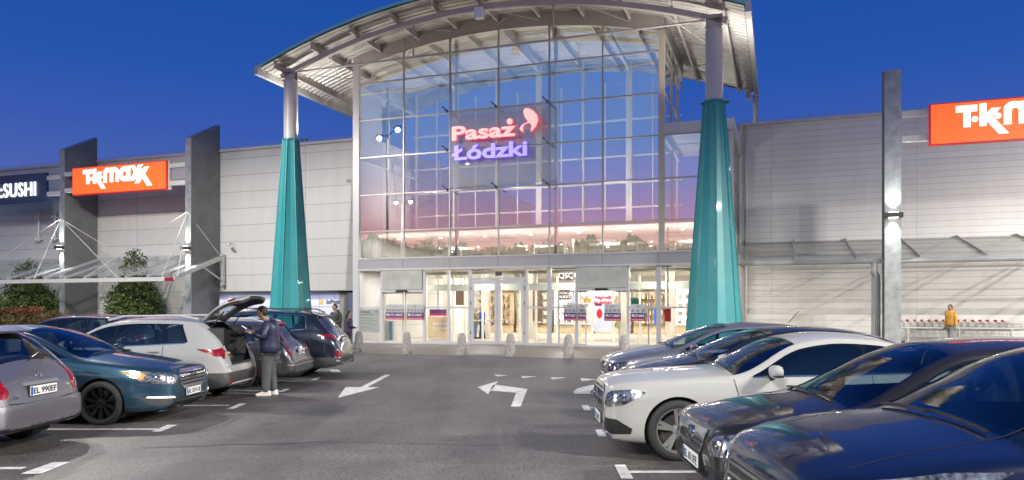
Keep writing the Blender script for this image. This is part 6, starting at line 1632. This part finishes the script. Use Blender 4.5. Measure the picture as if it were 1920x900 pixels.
def person(label, loc, rz, h=1.76, coat=None, legs=None, shoes=None, hair='hair_dark', arms='down', head_fwd=.02, head_tilt=0.0, build=1.0, group=None, long_hair=False, stride=.06, hood=False, quilt=False, coat_len=.86, phone=False):
    k = h/1.76; b = build
    o = thing('person', label, 'person', loc, rz, group)
    def P(x, y, z, r, r2=None): return (x*k, y*k, z*k, r*k, (r2 or r)*k)
    hf = head_fwd
    sh = {1: (.0, .185*b, 1.43), -1: (.0, -.185*b, 1.43)}
    if arms == 'phone': el = {1: (.06, .27*b, 1.17), -1: (.08, -.26*b, 1.16)}; wr = {1: (.30, .13, 1.24), -1: (.33, -.10, 1.27)}; hd = {1: (.38, .09, 1.27), -1: (.41, -.06, 1.30)}
    elif arms == 'hold': el = {1: (.0, .26*b, 1.15), -1: (.02, -.26*b, 1.15)}; wr = {1: (.22, .12, 1.08), -1: (.24, -.10, 1.10)}; hd = {1: (.30, .08, 1.09), -1: (.32, -.06, 1.11)}
    else: el = {1: (-.02, .25*b, 1.13), -1: (-.02, -.25*b, 1.13)}; wr = {1: (.04, .27*b, .88), -1: (.04, -.27*b, .88)}; hd = {1: (.06, .27*b, .80), -1: (.06, -.27*b, .80)}
    hx, hz = hf, 1.62
    pts = [P(0, 0, .95, .12, .09)]; E = []
    e, ch = chain(pts, [P(0, 0, 1.12, .11, .085), P(0, 0, 1.30, .13, .09), P(0, 0, 1.42, .11, .08), P(hf*.4, 0, 1.50, .055), P(hf*.8, 0, 1.555, .055)], 0); E += e; chest = 3
    e, _ = chain(pts, [P(hx, 0, 1.60, .070, .078), P(hx+.004, 0, 1.67, .078, .092), P(hx-.004, 0, 1.725, .062, .075)], ch); E += e
    for sd in (1, -1):
        e, w = chain(pts, [P(*sh[sd], .05), P(*el[sd], .038), P(*wr[sd], .026)], chest); E += e
        d = (Vector(hd[sd])-Vector(wr[sd])).normalized(); side_ = d.cross(Vector((0, 0, 1))); side_ = side_.normalized() if side_.length > .1 else Vector((1, 0, 0))
        c = Vector(hd[sd]); e, pm = chain(pts, [P(*(Vector(wr[sd])*.5+c*.5), .032, .020), P(*c, .034, .018)], w); E += e
        for f, (o_, ln) in enumerate(((-.028, .062), (-.010, .074), (.010, .070), (.027, .056))):
            a = c+side_*o_+d*.02; m_ = a+d*ln*.55+Vector((0, 0, -.008)); t_ = m_+d*ln*.4+Vector((.0, 0, -.022))
            e, _ = chain(pts, [P(*a, .010), P(*m_, .009), P(*t_, .0075)], pm); E += e
        a = Vector(wr[sd])*.4+c*.6+side_*(-.03*sd); t_ = a+d*.03+side_*(-.025*sd)+Vector((0, 0, .012))
        e, _ = chain(pts, [P(*a, .011), P(*t_, .009)], pm-1); E += e
        e, _ = chain(pts, [P(0, .085*sd, .86, .07), P(.015+stride*sd*.5, .095*sd, .48, .04), P(stride*sd, .10*sd, .10, .03)], 0); E += e
    ex = MB(); c = Vector((hx, 0, 1.66))*k
    ex.sphere(c+Vector((.0, 0, .0))*k, (.098*k, .076*k, .118*k), 18, 12)
    ex.add([tuple(c+Vector(q)*k) for q in ((.088, -.014, .02), (.088, .014, .02), (.122, 0, -.022), (.09, -.02, -.034), (.09, .02, -.034))], [(0, 1, 2), (0, 2, 3), (1, 4, 2), (3, 2, 4), (0, 3, 4, 1)])
    for sd in (1, -1): ex.sphere(c+Vector((-.005, .078*sd, -.005))*k, (.02*k, .010*k, .032*k), 8, 6)
    body = skinned('body', pts, E, M['skin'], o, 1, ex)
    ey = MB()
    for sd in (1, -1): ey.sphere(c+Vector((.086, .030*sd, .012))*k, .011*k, 8, 6)
    ey.obj('eye', M['black'], o, smooth=True); MB().box(.089, .096, -.024, .024, -.062, -.054).obj('mouth', M['darkred'], o, loc=tuple(c*1.0)) 
    # hair cap
    hr = MB(); hr.sphere((0, 0, 0), (.106*k, .088*k, .118*k), 18, 12)
    hv = []
    for (x, y, z) in hr.v:
        if x > .045*k and z < .055*k: x = .03*k; 
        if z < -.03*k and x > -.02*k: z = -.03*k
        hv.append((x, y, z))
    hr.v = hv; hm = hr.obj('hair', M[hair], o, smooth=True, loc=tuple(c+Vector((-.012, 0, .014))*k), fix=False)
    if long_hair: skinned('long_hair', [P(hx-.05, 0, 1.70, .075, .07), P(hx-.085, 0, 1.56, .06, .085), P(hx-.10, 0, 1.40, .045, .08), P(hx-.09, 0, 1.28, .02, .05)], [(0, 1), (1, 2), (2, 3)], M[hair], o, 2)
    # coat with sleeves
    if coat:
        pts = [P(0, 0, coat_len-.06, .215*b, .185*b)]; E = []
        e, _ = chain(pts, [P(-.005, 0, 1.0, .215*b, .185*b), P(0, 0, 1.18, .205*b, .175*b), P(0, 0, 1.33, .20*b, .160*b), P(0, 0, 1.43, .16*b, .125*b), P(hf*.4, 0, 1.505, .085, .085)], 0); E += e
        for sd in (1, -1):
            mid = (Vector(sh[sd])+Vector(el[sd]))/2
            e, _ = chain(pts, [P(*sh[sd], .085), P(*mid, .075), P(*el[sd], .066), P(*wr[sd], .048)], 3); E += e
        ct = skinned('jacket', pts, E, coat, o, 2)
        if quilt:
            for v in ct.data.vertices: 
                r = math.hypot(v.co.x, v.co.y); s_ = 1+.035*abs(math.sin(v.co.z/k*PI/.075)); v.co.x *= s_; v.co.y *= s_
        if hood: skinned('hood', [P(hf*.4-.10, -.07, 1.50, .055), P(hf*.4-.13, 0, 1.53, .07), P(hf*.4-.10, .07, 1.50, .055)], [(0, 1), (1, 2)], coat, o, 2)
    if legs:
        pts = [P(0, 0, .95, .17*b, .14*b)]; E = []
        for sd in (1, -1):
            sx = stride*sd
            e, _ = chain(pts, [P(.0, .085*sd, .80, .125*b), P(.015+sx*.5, .095*sd, .48, .095*b), P(sx, .10*sd, .20, .082*b), P(sx, .10*sd, .06, .080*b)], 0); E += e
        skinned('trousers', pts, E, legs, o, 2)
    for sd in (1, -1):
        sx = stride*sd
        s_ = MB().prism([(sx-.10, 0), (sx+.19, 0), (sx+.20, .045), (sx+.12, .075), (sx+.02, .115), (sx-.09, .11)], .055, .145)
        s_.v = [(x*k, y*sd*k, z*k) for x, y, z in s_.v]
        q = s_.obj('shoe', shoes or M['black'], o, bevel=.018)
        if shoes and shoes.name == 'white_shoe':
            MB().add([((sx+.10)*k, (.147*sd)*k, .05*k), ((sx+.0)*k, (.147*sd)*k, .075*k), ((sx-.06)*k, (.147*sd)*k, .055*k), ((sx+.0)*k, (.147*sd)*k, .062*k)], [(0, 1, 2, 3)]).obj('shoe_stripe', M['orangep'], q, fix=False)
    return o, k
nylon = mat('quilted_navy', (.014, .018, .05), .42, noise=.15, nscale=4)
greyt = mat('grey_trousers', (.065, .067, .07), .8, noise=.15, nscale=6, bump=.3, bscale=18)
whsh = mat('white_shoe', (.6, .58, .54), .5)
p, k = person('person in a quilted navy jacket and grey trousers looking at a phone', (-4.78, 14.72, 0), PI+.12, 1.74, nylon, greyt, whsh, arms='phone', head_fwd=.15, build=1.12, stride=.05, hood=True, quilt=True)
ph = thing('phone', 'lit phone held by the person in the quilted jacket', 'phone', (-4.78+(-.47), 14.72-.06, 1.335), PI+.12)
ph.rotation_euler = (0, R(-35), PI+.12)
MB().box(-.04, .07, -.036, .036, -.005, .005).obj('case', M['black'], ph, bevel=.003); MB().box(-.037, .067, -.033, .033, .005, .0065).obj('screen', mat('screen_glow', (.6, .8, 1), .3, emit=(.6, .85, 1), estr=1.6), ph)
dg_ = mat('dark_green_grey', (.035, .04, .035), .7); dk_ = mat('dark_purple_cloth', (.03, .02, .05), .7); blk_ = mat('black_cloth', (.015, .015, .017), .8)
def at(u, Y): return ((u-960)*Y/1400, Y, 0)
person('person whose dark haired head shows above the roof of the black SUV', at(571, 27.3), -.5, 1.74, blk_, blk_, arms='down', head_fwd=.05)
p, k = person('person in dark grey jacket over a light blue shirt beside the parcel lockers', at(630, 29.0), PI+.9, 1.86, dg_, blk_, arms='hold', head_fwd=.06, build=1.1, hood=True)
MB().prism([(-.05, 1.22), (.05, 1.22), (.035, 1.45), (-.035, 1.45)], .145, .175).obj('shirt_front', mat('shirt_blue', (.05, .3, .55), .6), p, bevel=.004).rotation_euler = (0, 0, -PI/2)
person('person with long dark hair in purple jacket behind the black SUV tail', at(653, 27.5), .6, 1.60, dk_, blk_, arms='hold', long_hair=True, head_fwd=.03, build=.9)
def atF(u, t): s = s_at(u, t); return FP(s, t, 0.012)
person('person in olive jacket and blue jeans inside behind the left swing door', atF(891, 6.2), .4, 1.72, mat('olive', (.20, .19, .12), .7), mat('jeans', (.10, .17, .28), .8), hair='hair_grey', arms='hold', head_fwd=.05)
person('person in bright blue jacket and dark jeans inside behind the left swing door', atF(904, 6.8), PI+.2, 1.80, mat('bright_blue', (.03, .09, .45), .6), mat('dark_jeans', (.03, .05, .12), .8), arms='hold', head_fwd=.05, stride=.12)
yj = mat('yellow_jacket', (.62, .33, .05), .6)
s_ = s_at(1782, 4.0)
person('person in a yellow jacket walking in front of the trolleys', FP(s_, 3.9, .14), PI+.3, 1.72, yj, mat('grey_jeans', (.2, .2, .22), .8), arms='down', head_fwd=.05, stride=.2, hood=True)

# ------------------------------------------------------------------ trolleys under the right canopy
def trolley():
    o = thing('shopping_trolley', 'wire shopping trolley with red handle', 'trolley', (0, 0, 0), 0, 'nested shopping trolleys')
    bk = MB(); W0, W1 = .26, .20
    def ring(x, z, w): return [(x, -w, z), (x, w, z)]
    # basket: x from 0 (handle end) to .85
    top = [(0, -W0, .98), (0, W0, .98), (.85, W1, .90), (.85, -W1, .90)]; bot = [(.05, -W0+.05, .60), (.05, W0-.05, .60), (.80, W1-.03, .66), (.80, -W1+.03, .66)]
    for L_ in (top, bot): bk.tube(L_+[L_[0]], .009, 5, False)
    for i in range(4):
        a0, a1, b0, b1 = Vector(top[i]), Vector(top[(i+1) % 4]), Vector(bot[i]), Vector(bot[(i+1) % 4]); n = 12 if i % 2 else 7
        for q in range(n+1): f = q/n; bk.tube([a0.lerp(a1, f), b0.lerp(b1, f)], .003, 3, False)
        for q in (1, 2, 3): f = q/4; bk.tube([a0.lerp(b0, f), a1.lerp(b1, f)], .003, 3, False)
    for q in range(6): f = q/5; bk.tube([Vector(bot[0]).lerp(Vector(bot[1]), f), Vector(bot[3]).lerp(Vector(bot[2]), f)], .003, 3, False)
    bk.obj('basket', M['wire'], o, fix=False)
    fr_ = MB()
    for sd in (1, -1): fr_.tube([(-.10, sd*.25, 1.04), (0, sd*.25, .96), (.16, sd*.22, .30), (.80, sd*.20, .22)], .012, 6); fr_.tube([(.16, sd*.22, .30), (.02, sd*.24, .12)], .012, 6); fr_.tube([(.80, sd*.2, .22), (.80, sd*.2, .12)], .012, 6)
    fr_.tube([(.80, -.2, .22), (.80, .2, .22)], .012, 6); fr_.obj('frame', M['wire'], o)
    MB().tube([(-.10, -.25, 1.04), (-.10, .25, 1.04)], .03, 8).obj('handle', M['red'], o, smooth=True)
    MB().box(-.13, -.05, -.08, .08, .99, 1.09).obj('coin_lock', M['red'], o, bevel=.01)
    for x in (.02, .80):
        for sd in (1, -1): MB().lathe([(.001, -.015), (.055, -.015), (.06, 0), (.055, .015), (.001, .015)], 12, 'y', (0, 0, 0)).obj('wheel', M['rubber'], o, loc=(x, sd*.21, .06))
    return o
sA, sB = s_at(1693, 4.6), s_at(1885, 4.6); nT = 15
t0 = trolley()
for i in range(nT):
    o = t0 if i == 0 else copy_tree(t0)
    s = sA+(sB-sA)*i/(nT-1); x, y, _ = FP(s, 4.6+.03*math.sin(i*2.3)); o.location = (x, y, .14); o.rotation_euler = (0, 0, -ANG+.02*math.sin(i*1.7))
    o['label'] = 'wire shopping trolley with red handle nested in the row by the right wall' if 0 < i < nT-1 else ('wire shopping trolley at the left end of the row, next to the pylon' if i == 0 else 'wire shopping trolley at the right end of the row')
rl = fthing('guard_rail', 'low white tubular rail in front of the shopping trolleys', 'rail', s_at(1690, 3.9), 4.15, .14)
wr2 = 6.5
MB().tube([(-.6, 0, .72), (wr2, 0, .72)], .035, 8).obj('top_rail', M['coping'], rl)
for q in range(4): MB().tube([(.3+q*1.95, 0, 0), (.3+q*1.95, 0, .72)], .035, 8).obj('post', M['coping'], rl)

# separate pieces that are parts of their own
def explode(o):
    me = o.data; bm = bmesh.new(); bm.from_mesh(me); bm.verts.ensure_lookup_table(); seen = set(); isl = []
    for v in bm.verts:
        if v.index in seen: continue
        st = [v]; seen.add(v.index); cur = []
        while st:
            w = st.pop(); cur.append(w)
            for e in w.link_edges:
                q = e.other_vert(w)
                if q.index not in seen: seen.add(q.index); st.append(q)
        isl.append(cur)
    if len(isl) > 1:
        for cur in isl:
            ids = {v.index: i for i, v in enumerate(cur)}; fs = [[ids[v.index] for v in f.verts] for f in bm.faces if f.verts[0].index in ids]
            m2 = bpy.data.meshes.new(me.name); m2.from_pydata([tuple(v.co) for v in cur], [], fs); m2.materials.append(me.materials[0])
            for p_ in m2.polygons: p_.use_smooth = me.polygons[0].use_smooth
            q = bpy.data.objects.new(o.name.split('.')[0], m2); COL.objects.link(q); q.parent = o.parent; q.matrix_local = o.matrix_local.copy()
        bpy.data.objects.remove(o)
    bm.free()
EXPL = ('support_post', 'eaves_gutter', 'support_arm', 'bracing_rod', 'eye', 'stay_rod', 'vestibule_post', 'hanger_rod', 'bulkhead', 'inner_wall', 'rafter', 'purlin', 'spandrel_rail', 'exhaust', 'header_joint')
bpy.context.view_layer.update()
for o in [o for o in list(COL.objects) if o.type == 'MESH' and o.name.split('.')[0] in EXPL and o.parent]: explode(o)
